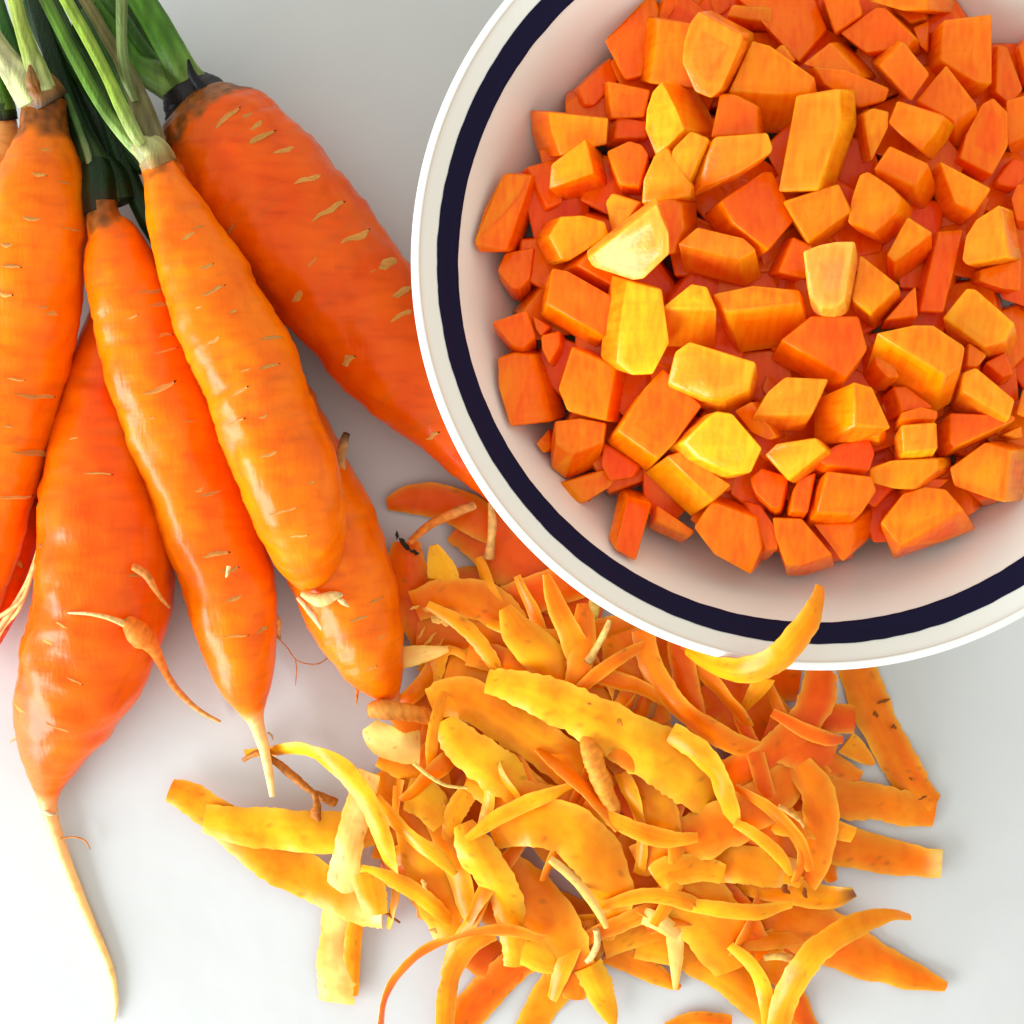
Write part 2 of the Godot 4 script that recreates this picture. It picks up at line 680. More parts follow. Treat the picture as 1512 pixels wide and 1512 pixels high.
# ------------------------------------------------------------------ peelings
# rows of x, y, height mm, width px, roll degrees
func peel(path: String, tone: String, label: String, curl := 0.06, tip := "") -> MeshInstance3D:
	var p := rows(path)
	var per := 9
	var line := []
	for k in p.size() - 1:
		for i in per + (1 if k == p.size() - 2 else 0):
			line.append(spline(p, k, float(i) / per))
	var across := 11
	var count := line.size()
	var mids := []
	for l in line:
		mids.append(at(l[0], l[1], maxf(l[2], 0.4) * 0.001))
	var sheets := [[], []]
	var cols := PackedColorArray()
	var seed_ := rng.randf() * 400.0
	var base: Color = PEEL_TONES[tone]
	var endc: Color = PEEL_TONES[tip] if tip else base
	var travelled := 0.0
	var widest := 1.0
	for l in line:
		widest = maxf(widest, l[3])
	var jag := rng.randf_range(0.02, 0.09)
	for i in count:
		var t: Vector3 = (mids[mini(i + 1, count - 1)] - mids[maxi(i - 1, 0)]).normalized()
		var s := t.cross(Vector3.UP).normalized()
		var roll := deg_to_rad(line[i][4]) + 0.28 * noise.get_noise_2d(seed_, travelled * 45.0)
		s = s.rotated(t, roll)
		var u := s.cross(t)
		if i:
			travelled += mids[i].distance_to(mids[i - 1])
		var half := widest * pow(maxf(line[i][3], 1.0) / widest, 0.68) * 0.53 * px_size(line[i][2] * 0.001)
		for j in across:
			var e := j * 2.0 / (across - 1) - 1.0
			var rag := 1.0 + (0.06 * noise.get_noise_2d(travelled * 130.0, seed_ + (50.0 if e > 0.0 else 0.0)) + jag * noise.get_noise_2d(travelled * 800.0, seed_ + (90.0 if e > 0.0 else 0.0))) * absf(e)
			var q: Vector3 = mids[i] + s * half * e * rag - u * half * curl * 2.0 * (e * e - 0.3)
			q += u * (0.0004 * noise.get_noise_3d(q.x * 90.0 + seed_, q.z * 90.0, seed_) + 0.0009 * noise.get_noise_3d(q.x * 34.0 + seed_, q.z * 34.0, seed_))
			var thick := 0.00034 * (1.0 - 0.75 * e * e)
			var a := q + u * thick
			var b := q - u * thick
			a.y = maxf(a.y, 0.0005)
			b.y = maxf(b.y, 0.0002)
			sheets[0].append(a)
			sheets[1].append(b)
			var k := 0.5 + 0.5 * noise.get_noise_3d(q.x * 70.0, q.z * 70.0, seed_)
			var edge := pow(absf(e), 4.0)
			k += 0.35 * noise.get_noise_3d(travelled * 40.0, e * 5.0, seed_ + 60.0)
			var col := base.lerp(endc, smoothstep(0.72, 0.97, i / (count - 1.0))) if tip else base
			var speck := smoothstep(0.72, 0.84, noise.get_noise_3d(q.x * 520.0, q.z * 520.0, seed_ + 20.0))
			col = Color(col.r, col.g * lerpf(0.78, 1.22, k), col.b * lerpf(0.7, 1.5, k)).lerp(Color(0.98, 0.60, 0.06), edge * 0.6)
			cols.append(col.lerp(Color(0.40, 0.12, 0.012), speck * 0.55))
	var v := PackedVector3Array()
	var n := PackedVector3Array()
	var c := PackedColorArray()
	var ix := PackedInt32Array()
	for side in 2:
		var first := v.size()
		var sv := PackedVector3Array(sheets[side])
		var sn := PackedVector3Array()
		for i in count:
			for j in across:
				var along: Vector3 = sv[mini(i + 1, count - 1) * across + j] - sv[maxi(i - 1, 0) * across + j]
				var over: Vector3 = sv[i * across + mini(j + 1, across - 1)] - sv[i * across + maxi(j - 1, 0)]
				sn.append(over.cross(along).normalized() * (1.0 if side == 0 else -1.0))
		v.append_array(sv)
		n.append_array(sn)
		c.append_array(cols)
		grid_index(count, across, false, v, n, ix, first)
	# the cut edge all round
	var ring := []
	for i in count:
		ring.append(i * across)
	for j in range(1, across):
		ring.append((count - 1) * across + j)
	for i in range(count - 2, -1, -1):
		ring.append(i * across + across - 1)
	for j in range(across - 2, 0, -1):
		ring.append(j)
	var middle: Vector3 = mids[count / 2]
	for k in ring.size():
		var a: Vector3 = sheets[0][ring[k]]
		var b: Vector3 = sheets[0][ring[(k + 1) % ring.size()]]
		var a2: Vector3 = sheets[1][ring[k]]
		var b2: Vector3 = sheets[1][ring[(k + 1) % ring.size()]]
		var f := (b - a).cross(a2 - a).normalized()
		var inside: Vector3 = mids[clampi(ring[k] / across, 1, count - 2)]
		if f.dot(a - inside) < 0.0:
			f = -f
		var s := v.size()
		v.append_array([a, b, a2, b2])
		n.append_array([f, f, f, f])
		c.append_array([cols[ring[k]], cols[ring[(k + 1) % ring.size()]], cols[ring[k]], cols[ring[(k + 1) % ring.size()]]])
		if (a2 - a).cross(b - a).dot(f) > 0.0:
			ix.append_array([s, s + 1, s + 2, s + 1, s + 3, s + 2])
		else:
			ix.append_array([s, s + 2, s + 1, s + 1, s + 2, s + 3])
	var bs := base_of(v)
	var m := put("carrot_peel", array_mesh(v, n, c, PackedVector2Array(), ix, bs), mats["peel"], self, bs)
	tag(m, label, "carrot peel", "carrot peelings in the heap")
	return m


# small dark or pale scars lying on a peel or a carrot, each a lens of its own
func lens(called: String, mid: Vector3, along: Vector3, over: Vector3, up: Vector3, long: float, wide: float, rise: float, tone: Color, parent: Node3D, origin: Vector3, bend := 0.0) -> void:
	var v := PackedVector3Array()
	var n := PackedVector3Array()
	var c := PackedColorArray()
	var ix := PackedInt32Array()
	var sd := rng.randf() * 90.0
	for i in 11:
		var e := i / 5.0 - 1.0
		var w := wide * pow(maxf(1.0 - e * e, 0.0), 0.9) * (1.0 + 0.3 * noise.get_noise_2d(e * 1.5, sd)) * 0.5
		var q := mid + along * (e * long * 0.5) + over * (wide * 0.35 * noise.get_noise_2d(e * 0.9, sd + 5.0)) - up * (bend * e * e)
		for j in 5:
			var x := j / 2.0 - 1.0
			v.append(q + over * (w * x) + up * (rise * (1.0 - x * x) * (1.0 - e * e) - 0.00012))
			n.append((up + over * x * 0.6).normalized())
			c.append(tone * lerpf(0.88, 1.0, absf(x)) * (1.0 - 0.35 * absf(noise.get_noise_2d(e * 3.0 + sd, x * 2.0))))
	grid_index(11, 5, false, v, n, ix)
	put(called, array_mesh(v, n, c, PackedVector2Array(), ix, origin), mats["scar"], parent)


# marks on a peel: x,y,length px,width px,angle
func marks(m: MeshInstance3D, places: String, height: float, tone: Color) -> void:
	for r in rows(places):
		var q := at(r[0], r[1], height * 0.001)
		var a := deg_to_rad(r[4])
		var along := Vector3(cos(a), 0, sin(a))
		lens("scar", q, along, Vector3(-sin(a), 0, cos(a)), Vector3.UP, r[2] * px_size(q.y), r[3] * px_size(q.y), 0.0006, tone, m, m.position)


# rootlets and stubs: rows of x, y, height mm, radius px
func root(called: String, path: String, tone: Color, tip: Color, label: String, category: String, group: String, parent: Node3D = null, bumps := 0.25) -> void:
	var tint := func(t, _th, q, _l, _d): return tone.lerp(tip, smoothstep(0.5, 1.0, t)) * (0.85 + 0.3 * noise.get_noise_3dv(q * 500.0))
	var p := rows(path)
	var d := tube(p, 10, 10, tint, 0.0, bumps)
	if parent:
		put(called, tube_mesh(d, parent.position), mats["root"], parent)
		return
	var b := base_of(d.v)
	var m := put(called, tube_mesh(d, b), mats["root"], self, b)
	tag(m, label, category, group)


# ------------------------------------------------------------------ whole carrots
func carrot(path: String, label: String, skin: Color, crown_px: float, scars: String, sd: int, few := 14) -> Dictionary:
	var p := rows(path)
	var r := RandomNumberGenerator.new()
	r.seed = sd
	var length := 0.0
	for k in p.size() - 1:
		length += at(p[k][0], p[k][1], p[k][2] * 0.001).distance_to(at(p[k + 1][0], p[k + 1][1], p[k + 1][2] * 0.001))
	var creases := []
	for k in few:                                        # along, round, reach, width, wobble, depth
		creases.append([length * r.randf_range(0.08, 0.92), r.randf_range(0.1, PI - 0.1), r.randf_range(0.35, 1.1), r.randf_range(0.0005, 0.0011), r.randf_range(0.0, 0.0006), r.randf_range(0.012, 0.035)])
	for k in few * 2:                                    # fine cross lines
		creases.append([length * r.randf_range(0.05, 0.95), r.randf_range(0.1, PI - 0.1), r.randf_range(0.25, 0.8), r.randf_range(0.00025, 0.0005), r.randf_range(0.0, 0.0008), r.randf_range(0.006, 0.014)])
	var crown := Color(0.16, 0.065, 0.012)
	var start := Vector2(p[0][0], p[0][1])
	var tint := func(t, th, q, l, dark):
		var k: float = 0.5 + 0.5 * noise.get_noise_3dv(q * 70.0 + Vector3(sd, 0, 0))
		var k2: float = 0.5 + 0.5 * noise.get_noise_3dv(q * 330.0 + Vector3(0, sd, 0))
		var col := Color(skin.r * lerpf(0.92, 1.0, k), skin.g * lerpf(0.78, 1.22, k), skin.b)
		col = col.lerp(Color(0.66, 0.11, 0.008), smoothstep(0.66, 0.9, k2) * 0.25)
		var away := start.distance_to(Vector2(l[0], l[1])) + 16.0 * noise.get_noise_3dv(q * 160.0)
		if crown_px > 0.0:
			col = col.lerp(crown * lerpf(0.55, 1.3, k2), 1.0 - smoothstep(crown_px * 0.75, crown_px * 1.1, away))
			col = col.lerp(Color(0.55, 0.12, 0.015), (1.0 - smoothstep(crown_px, crown_px * 2.2, away)) * 0.4 * k2)
		if t > 0.4:
			col = col.lerp(Color(0.92, 0.64, 0.25), 1.0 - smoothstep(5.0, 24.0, l[3]))
		return col.lerp(Color(0.50, 0.13, 0.02), dark * 0.28)
	var d := tube(p, maxi(10, int(170.0 / p.size())), 72, tint, 0.0, 0.05, 1.0, creases)
	var b := base_of(d.v)
	var o := thing("carrot", label, "carrot", b, "whole carrots in the bunch")
	put("body", tube_mesh(d, b), mats["carrot_skin"], o)
	for s in rows(scars):
		var best := 0
		var near := 1e9
		for i in d.line.size():
			var q := Vector2(d.line[i][0] - s[0], d.line[i][1] - s[1]).length()
			if q < near:
				near = q
				best = i
		var f: Array = d.frames[best]
		var off: Vector3 = at(s[0], s[1], f[0].y + f[4] * 0.7) - f[0]
		var x: float = clampf(off.dot(f[2]) / f[4], -0.93, 0.93)
		var th := acos(x)
		var j := int(round(th / TAU * 72.0)) % 72
		var q: Vector3 = d.v[best * 72 + j]
		var nn: Vector3 = d.n[best * 72 + j]
		var across: Vector3 = f[1].cross(nn).normalized()
		var size := px_size(q.y)
		var half: float = s[2] * size * 0.5
		lens("scar", q + nn * 0.0001, across.rotated(nn, r.randf_range(-0.12, 0.12)), nn.cross(across), nn, s[2] * size / maxf(0.35, nn.y), s[3] * size * 0.85, 0.0003, Color(0.74, 0.34, 0.075) * r.randf_range(0.8, 1.1), o, b, half * half / f[4] * 0.5 / maxf(0.35, nn.y * nn.y))
	return {"node": o, "base": b}


func stem(c: Dictionary, path: String, low: Color, high: Color, flat := 0.8) -> void:
	var tint := func(t, th, q, _l, _d):
		var k: float = 0.5 + 0.5 * noise.get_noise_3d(q.x * 300.0, q.y * 300.0, q.z * 60.0)
		var stripe := 0.85 + 0.15 * cos(th * 7.0)
		return low.lerp(high, smoothstep(0.05, 0.55, t)) * lerpf(0.75, 1.15, k) * stripe
	var d := tube(rows(path), 14, 42, tint, 0.035, 0.05, flat)
	put("stem", tube_mesh(d, c.base), mats["stem"], c.node)


func side_root(c: Dictionary, path: String, tone := Color(0.86, 0.22, 0.02), tip := Color(0.80, 0.48, 0.15)) -> void:
	root("side_root", path, tone, tip, "", "", "", c.node, 0.2)


func hair(c: Dictionary, path: String) -> void:
	root("root_hair", path, Color(0.72, 0.26, 0.05), Color(0.6, 0.25, 0.07), "", "", "", c.node, 0.0)


func carrots() -> void:
	var green := Color(0.09, 0.24, 0.02)
	var bright := Color(0.28, 0.42, 0.045)
	var dark := Color(0.018, 0.045, 0.014)
	var cream := Color(0.52, 0.57, 0.22)
	var olive := Color(0.17, 0.15, 0.045)
	var skin := Color(0.89, 0.168, 0.003)
	# upper right, the thickest, its lower end under the bowl
	var f := carrot("284,150,22,34 294,163,22,62 308,184,22,82 336,218,22,98 384,278,22,107 442,352,22,106 520,442,21,98 596,536,19,88 654,604,16,68 716,676,12,50 772,742,8,30 800,776,5,10",
		"thickest carrot with dark crown, rows of pale scars, its end under the bowl rim", Color(0.82, 0.10, 0.002), 56,
		"357,196,55,9 385,192,45,8 398,204,26,12 404,225,56,9 437,242,36,10 470,282,46,9 498,322,62,11 538,359,52,12 579,394,50,18 594,437,48,11 603,467,46,10 448,446,44,12 519,536,26,14 636,640,22,8 300,300,18,5 355,360,20,5 470,400,22,4", 101, 16)
	stem(f, "290,152,24,12 300,136,30,10 284,110,33,6 278,88,36,2", dark, Color(0.012, 0.012, 0.016))
	stem(f, "284,132,24,30 272,112,27,25 258,84,30,22 234,42,32,21 205,-6,33,20 180,-46,33,19", Color(0.26, 0.36, 0.08), green)
	stem(f, "272,138,20,30 252,124,24,26 224,110,26,22 198,92,26,18 176,50,26,16 150,-4,26,15 136,-40,26,14", Color(0.26, 0.38, 0.09), green)
	stem(f, "262,120,22,15 228,96,24,13 204,66,26,12 178,26,27,12 155,-10,28,12", green, Color(0.06, 0.16, 0.02))
	stem(f, "258,114,18,16 226,72,17,18 194,24,17,18 172,-14,17,16", green, Color(0.05, 0.13, 0.02))
	stem(f, "296,166,22,50 288,152,22,50 278,138,23,44 268,124,24,34", Color(0.016, 0.013, 0.018), Color(0.03, 0.024, 0.026), 1.0)
	# the one beneath the bent carrot, tip pointing down right
	var e := carrot("352,470,17,30 372,530,16,52 400,600,15,64 440,690,15,72 478,780,16,78 510,865,15,76 530,925,14,66 548,970,12,52 568,1010,9,30 582,1032,7,9 588,1042,6,3",
		"short carrot lying under the bent carrot, its glowing blunt tip beside the peel heap", skin, 0,
		"530,905,34,6 556,880,22,4 545,970,18,5 500,950,16,5 560,930,14,4", 102, 12)
	side_root(e, "506,706,20,8 503,676,24,7 508,652,27,6 512,640,28,5", Color(0.55, 0.30, 0.10), Color(0.10, 0.06, 0.03))
	side_root(e, "446,876,30,5 470,886,32,9 492,880,33,7 506,878,33,2", Color(0.85, 0.60, 0.22), Color(0.85, 0.62, 0.28))
	side_root(e, "500,884,32,3 508,890,32,4 516,896,32,1", Color(0.85, 0.62, 0.25), Color(0.85, 0.62, 0.28))
	side_root(e, "528,1016,8,3 527,1028,6,2 526,1040,4,1")
	side_root(e, "440,882,24,4 462,908,25,6 474,926,24,4 478,936,22,2", Color(0.85, 0.68, 0.36), Color(0.75, 0.5, 0.2))
	stem(e, "345,450,22,22 318,420,24,18 262,380,26,17 222,330,28,16 190,262,28,15 160,180,28,14 128,70,26,13 105,-20,24,12", dark, dark)
	# the widest low one with the long curling tail
	var b := carrot("176,430,18,30 166,500,17,46 156,580,17,64 154,660,19,82 156,750,21,97 156,850,21,100 142,930,20,98 114,1010,18,88 86,1080,14,64 75,1130,9,38 71,1168,5,19 74,1200,3.2,12 90,1252,2.4,9 112,1310,1.9,8 138,1372,1.6,7 163,1432,1.4,5.5 171,1478,1.1,4 169,1508,0.9,1.6",
		"broad carrot with a long thin tail curling down the left of the table", Color(0.86, 0.12, 0.003), 0,
		"40,1025,42,7 112,1043,40,5 82,926,40,6 100,900,30,5 150,715,46,4 205,838,30,7 215,660,24,4 118,660,18,4 130,980,30,4", 103, 18)
	side_root(b, "186,914,38,8 204,934,38,17 220,948,34,12 234,972,27,7 256,1012,15,5.5 290,1046,6,4.5 325,1066,2,2.5")
	side_root(b, "186,922,39,5 160,912,42,3.6 130,906,42,3 100,905,40,1.5", Color(0.85, 0.55, 0.2), Color(0.85, 0.62, 0.3))
	side_root(b, "196,836,40,5 216,848,39,6 228,868,38,4 240,886,36,3 250,897,34,2", Color(0.72, 0.25, 0.05), Color(0.7, 0.3, 0.08))
	side_root(b, "38,1030,22,3 38,1054,21,3.4 40,1072,18,1.5", Color(0.8, 0.5, 0.2), Color(0.75, 0.45, 0.15))
	side_root(b, "30,1080,12,3 22,1090,11,2.4 15,1096,10,1.2", Color(0.8, 0.45, 0.2), Color(0.6, 0.3, 0.1))
	side_root(b, "64,1195,5,3 74,1202,6.5,3.4 86,1201,5,1.2", Color(0.8, 0.6, 0.35), Color(0.8, 0.6, 0.35))
	hair(b, "90,1238,4,1.3 110,1236,4,1.3 126,1242,3,1.3 133,1254,2,0.9")
	side_root(b, "64,742,22,5 58,748,22,6 54,752,22,3", Color(0.10, 0.045, 0.02), Color(0.08, 0.04, 0.02))
	side_root(b, "72,800,34,4 64,806,33,6 60,812,31,3", Color(0.30, 0.10, 0.03), Color(0.10, 0.05, 0.02))
	hair(b, "270,890,6,0.6 282,880,5,0.6 290,884,4,0.5")
	# long straight one over it, its thin tip hanging over the peels
	var c := carrot("150,300,36,22 154,326,36,26 166,352,35,40 180,400,34,55 198,450,33,63 220,520,31,71 247,600,29,73 282,700,26,71 316,800,23,70 340,880,20,66 352,950,17,57 362,1006,14,41 370,1040,12,24 378,1066,11,12 390,1106,10,8 398,1146,9,6.5 402,1176,8,4",
		"straight carrot in the middle with scattered scars, pale thin tip ending over a brown rootlet", skin, 30,
		"225,436,36,8 232,451,36,8 246,494,26,6 250,522,40,4 240,573,54,9 315,727,44,6 318,806,42,9 340,832,28,9 346,872,36,8 300,720,16,6 280,620,14,4 230,620,12,4 352,925,40,4 200,470,22,4 385,918,14,8", 104, 20)
	side_root(c, "400,900,18,3 409,918,18,6 410,932,16,4 414,944,14,1.5", Color(0.7, 0.35, 0.1), Color(0.6, 0.3, 0.1))
	side_root(c, "338,836,44,3 336,846,44,2.4 334,852,43,1.2", Color(0.85, 0.6, 0.25), Color(0.85, 0.6, 0.25))
	side_root(c, "396,1082,11,1.6 401,1086,10,1.3 403,1092,9,0.8", Color(0.6, 0.35, 0.15), Color(0.6, 0.35, 0.15))
	hair(c, "408,940,14,0.9 424,956,8,0.9 440,976,4,0.9 470,980,3,0.9 492,962,3,0.9 496,946,4,0.7")
	hair(c, "436,972,4,0.8 438,990,3,0.8 436,1012,2,0.6")
	stem(c, "150,318,36,24 147,290,35,25 146,262,33,24 142,242,32,20", Color(0.03, 0.022, 0.012), dark, 1.0)
	stem(c, "156,300,34,22 148,262,32,25 134,228,30,20 116,186,29,16 92,124,28,15 62,22,26,16 48,-30,25,16", Color(0.10, 0.17, 0.05), dark)
	stem(c, "134,246,36,5 126,216,35,5 110,172,33,5 98,140,31,4", Color(0.40, 0.48, 0.20), Color(0.10, 0.20, 0.05))
	stem(c, "176,300,30,26 164,264,30,26 150,240,29,20", dark, dark)
	# bent one above, blunt end resting on the short carrot
	var d := carrot("228,222,42,24 236,246,43,28 246,276,44,33 262,318,45,46 290,384,46,62 318,444,46,69 350,510,46,74 378,574,46,76 402,640,46,74 426,702,46,74 442,752,41,70 451,796,35,59 457,830,28,44 461,856,22,26 465,868,18,8",
		"bent carrot with a blunt rounded end, lying across the short one below it", Color(0.90, 0.178, 0.003), 42,
		"284,363,28,8 316,408,26,6 326,443,42,7 326,514,28,7 364,589,32,8 404,547,32,6 406,506,34,6 352,634,38,6 400,681,34,6 412,728,44,5 395,625,16,5 455,700,12,4 372,556,20,4 434,760,26,5 350,470,14,5 300,470,14,4 300,350,20,3", 105, 24)
	stem(d, "236,246,44,27 226,228,45,26 212,216,46,20 206,208,46,12", Color(0.36, 0.20, 0.06), Color(0.48, 0.48, 0.19), 1.0)
	stem(d, "222,230,45,16 200,214,46,13 172,186,47,10 146,150,46,9 112,88,44,9 82,30,42,9 62,-10,40,9", Color(0.36, 0.48, 0.13), Color(0.13, 0.27, 0.03))
	stem(d, "208,212,50,8 198,196,52,10 180,160,52,10 158,112,50,9 128,54,48,9 94,-6,46,9", Color(0.42, 0.52, 0.16), bright)
	stem(d, "232,222,42,16 222,196,42,18 204,146,42,16 180,92,41,11 150,42,40,9 122,-6,39,9", Color(0.20, 0.17, 0.075), olive)
	stem(d, "200,150,46,6 186,112,48,8 180,64,49,8 180,-10,50,9", Color(0.16, 0.20, 0.05), Color(0.17, 0.23, 0.07))
	stem(d, "240,240,38,14 222,200,36,12 196,150,35,12 168,90,34,12 130,10,33,12", dark, Color(0.04, 0.10, 0.015))
	stem(d, "214,250,30,12 170,190,28,12 120,110,27,13 76,36,26,14 40,-30,26,14", dark, Color(0.03, 0.08, 0.012))
	stem(d, "190,200,32,11 150,130,31,11 104,60,31,12 70,-10,30,12", Color(0.05, 0.11, 0.02), Color(0.04, 0.10, 0.015))
	stem(d, "152,236,22,15 118,160,20,18 86,90,20,18 44,0,20,18", dark, Color(0.02, 0.05, 0.012))
	# far left, neck brown, cream stem base
	var a := carrot("68,146,34,30 66,170,34,33 66,196,34,36 65,226,34,48 62,268,34,64 58,330,33,73 50,400,32,74 37,490,30,73 18,590,28,68 4,670,26,61 -8,740,24,54 -22,820,21,46 -44,910,17,36 -66,990,13,20 -78,1030,11,8",
		"leftmost carrot cut by the picture's edge, with a brown neck and cream stem base", Color(0.90, 0.178, 0.003), 62,
		"18,370,30,8 56,328,36,9 12,437,32,8 76,465,22,9 22,397,34,6 58,576,46,8 50,662,38,11 25,727,42,6 68,232,20,6 62,270,22,7 104,340,20,4 30,560,26,4 98,274,22,3 70,448,14,4 20,620,16,4", 106, 18)
	stem(a, "72,152,36,30 64,140,37,30 52,128,38,30", Color(0.10, 0.055, 0.03), Color(0.35, 0.16, 0.05), 1.0)
	stem(a, "52,148,38,26 36,122,40,26 14,96,41,20 -10,64,42,18 -30,30,42,16", cream, Color(0.62, 0.60, 0.30))
	stem(a, "64,134,40,19 54,104,42,17 42,70,43,13 31,36,44,11 20,-8,45,11", cream, Color(0.36, 0.45, 0.08))
	stem(a, "56,136,44,5 48,122,46,10 46,108,47,6 44,96,47,2", Color(0.30, 0.10, 0.02), Color(0.35, 0.16, 0.04))
	stem(a, "40,128,32,14 22,90,32,14 4,40,32,15 -14,-10,32,15", Color(0.10, 0.20, 0.05), Color(0.04, 0.14, 0.02))
	side_root(a, "58,806,26,3 44,852,24,4 24,890,22,4 -6,934,18,4", Color(0.85, 0.55, 0.2), Color(0.8, 0.5, 0.2))
	side_root(a, "56,818,28,2.4 36,880,26,3 12,902,24,3 -8,914,20,3", Color(0.85, 0.5, 0.18), Color(0.8, 0.5, 0.2))
	side_root(a, "48,846,26,2 30,896,22,2.4 8,924,18,2.4 -6,950,16,2", Color(0.85, 0.55, 0.2), Color(0.8, 0.5, 0.2))
	# beneath it, only the lower edge shows
	var h := carrot("40,640,10,30 26,720,11,44 14,790,11,46 2,850,11,42 -12,900,10,36 -30,950,9,26 -52,1004,7,8",
		"carrot lying lowest at the left edge, only its red tapering end showing", Color(0.88, 0.07, 0.002), 0, "28,830,12,10 8,948,8,4 18,928,8,4", 107, 8)
	# a pale shoulder at the edge
	var g := carrot("2,166,26,20 0,184,26,26 -4,214,25,34 -12,256,24,44 -26,330,22,56 -50,430,20,60 -80,540,18,50 -110,640,14,20",
		"pale yellow carrot shoulder peeping out behind the leftmost carrot", Color(0.88, 0.48, 0.13), 14, "18,236,16,7 16,262,14,6", 108, 10)
	stem(g, "4,176,27,22 2,162,28,22 0,150,29,20", Color(0.02, 0.018, 0.012), Color(0.05, 0.09, 0.02), 1.0)
	stem(g, "4,164,29,19 -2,140,30,18 -10,112,31,18 -24,70,32,16", Color(0.16, 0.30, 0.04), green)


func chunks() -> void:
	chunk("983,12 1011,-15 1050,-12 1031,24 996,20", -1.6, 0.1, 0.1, -19.2, 15.4, 12, "deep", "reddish chunk half hidden at the top edge, left of the tall yellow slab")
	chunk("1045,-13 1083,-13 1078,13 1056,27", -1.2, 0.1, 0.1, 2.2, 9.0, 12, "deep", "red sliver of chunk at the top edge, directly above the tall yellow slab")
	chunk("893,60 952,2 972,20 948,112 923,118", -0.8, -0.15, 0.2, 6.7, 6.7, 13, "orange", "flat dull orange chunk leaning on the bowl wall, uppermost on the left side")
	chunk("854,130 902,84 919,113 878,155 864,155", -1.2, -0.15, 0.25, -18.1, 14.5, 12, "deep", "small dark red chunk against the bowl wall, below the uppermost flat one")
	chunk("1082,6 1139,10 1139,34 1072,24", 0.2, 0.2, -0.2, -1.1, 20.2, 13, "gold", "small block with a light top strip, right of the tall yellow slab's upper corner")
	chunk("1082,-12 1198,-12 1221,43 1180,93 1140,49", -0.3, -0.2, 0.2, 6.1, 9.1, 13, "deep", "large dark red chunk at the top, left of the small pentagon one")
	chunk("1213,-9 1265,-12 1273,21 1233,49", 0.4, 0.1, 0.1, 3.0, 9.1, 12, "orange", "small pentagon chunk touching the top edge of the picture")
	chunk("1314,9 1361,12 1369,27 1344,34", -0.8, 0, 0.2, 2.9, 14.7, 12, "deep", "dark red chunk in shadow under the topmost right block")
	chunk("1282,2 1329,-13 1370,-9 1372,16 1334,16", 0.6, 0.2, -0.3, 38.2, 4.5, 13, "gold", "topmost right block with a bright front face, cut by the picture's upper edge")
	chunk("1348,40 1372,30 1370,77 1359,68", -0.8, -0.2, 0.2, 2.0, 10.1, 12, "deep", "narrow dark red chunk left of the big square face")
	chunk("1393,29 1465,20 1465,124 1443,121 1388,89", 0.6, 0.15, -0.1, -24.5, 24.5, 14, "gold", "big upright square-faced chunk near the upper right wall of the bowl")
	chunk("1473,66 1488,69 1511,132 1492,155 1471,136", -0.5, -0.1, 0.2, -18.8, 5.6, 12, "orange", "narrow dull chunk right of the big square face")
	chunk("1504,69 1515,54 1540,57 1544,123 1517,119", -0.1, -0.1, 0.1, -16.1, 12.9, 12, "deep", "dark orange chunk at the right edge, nearest the upper wall")
	chunk("1240,48 1252,43 1294,10 1308,12 1351,55 1339,70 1317,57 1279,78", 0.0, 0.05, 0.05, 16.5, 14.4, 12, "orange", "flat dull orange kite-shaped chunk below the topmost right block")
	chunk("1185,95 1226,62 1276,115 1268,120 1228,103", 0.2, -0.2, 0.2, 21.3, -2.1, 12, "orange", "chunk with a shaded slanting face, left of the one with a light lid")
	chunk("1202,98 1248,103 1314,130 1309,149 1270,159 1248,130 1218,124", 0.35, 0.15, -0.45, -22.1, 6.6, 12, "gold", "wedge with a glossy bright spot, just above the long white-lit block")
	chunk("1298,98 1334,62 1373,110 1345,150", 1.0, 0.2, -0.15, -13.9, -6.7, 13, "gold", "tilted chunk with a light top strip, left of the big square face")
	chunk("1351,148 1397,94 1443,154 1408,178", 0.3, 0.1, 0.1, 6.7, 54.0, 13, "orange", "dark orange diamond-shaped chunk below the big square face")
	chunk("1450,154 1467,144 1489,166 1489,215 1465,259 1417,234 1426,200", 0.15, 0.1, 0.05, -18.5, 14.8, 13, "orange", "chunk with two tiny dark specks, right of the dark diamond")
	chunk("1485,148 1532,135 1536,191 1487,214", 0.4, 0.1, -0.2, 6.7, 20.2, 13, "orange", "chunk cut by the right edge, beside the one with dark specks")
	chunk("1472,265 1497,232 1523,245 1501,278 1475,272", -0.5, 0, 0.2, -16.6, 13.3, 12, "deep", "dark red chunk in a hollow near the right edge")
	chunk("1493,294 1502,271 1523,271 1523,328 1500,326", 0.2, 0.1, 0.1, 3.0, 14.8, 12, "deep", "dull chunk at the right edge, behind the bright pointed pyramid")
	chunk("912,171 955,179 957,204 907,204", -0.8, 0.1, 0.1, -14.9, 14.9, 12, "deep", "red chunk in shadow left of the one with an oval yellow cut")
	chunk("897,119 961,133 952,173 902,175", -0.4, 0.1, 0.0, -11.2, 4.5, 13, "orange", "dull square chunk between the wall and the oval yellow cut")
	chunk("975,28 1022,35 1029,130 959,123", 0.3, 0.25, -0.1, -24.7, -4.5, 14, "orange", "big smooth orange block left of the tall yellow slab")
	chunk("810,164 900,174 897,213 827,230 814,195", 0.0, 0.2, -0.25, -28.9, 4.6, 13, "gold", "long block with a square end, left in the bowl near the wall")
	chunk("778,246 819,235 817,279 832,299 809,308 800,260", -1.0, -0.1, 0.2, -16.6, 16.6, 12, "deep", "dark red chunk behind the shaded slab by the left wall")
	chunk("865,203 878,256 810,280 813,242", 0.8, 0.4, -0.25, 22.8, 21.3, 14, "gold", "chunk with two bright facets and a sharp peak, left of the pale pair")
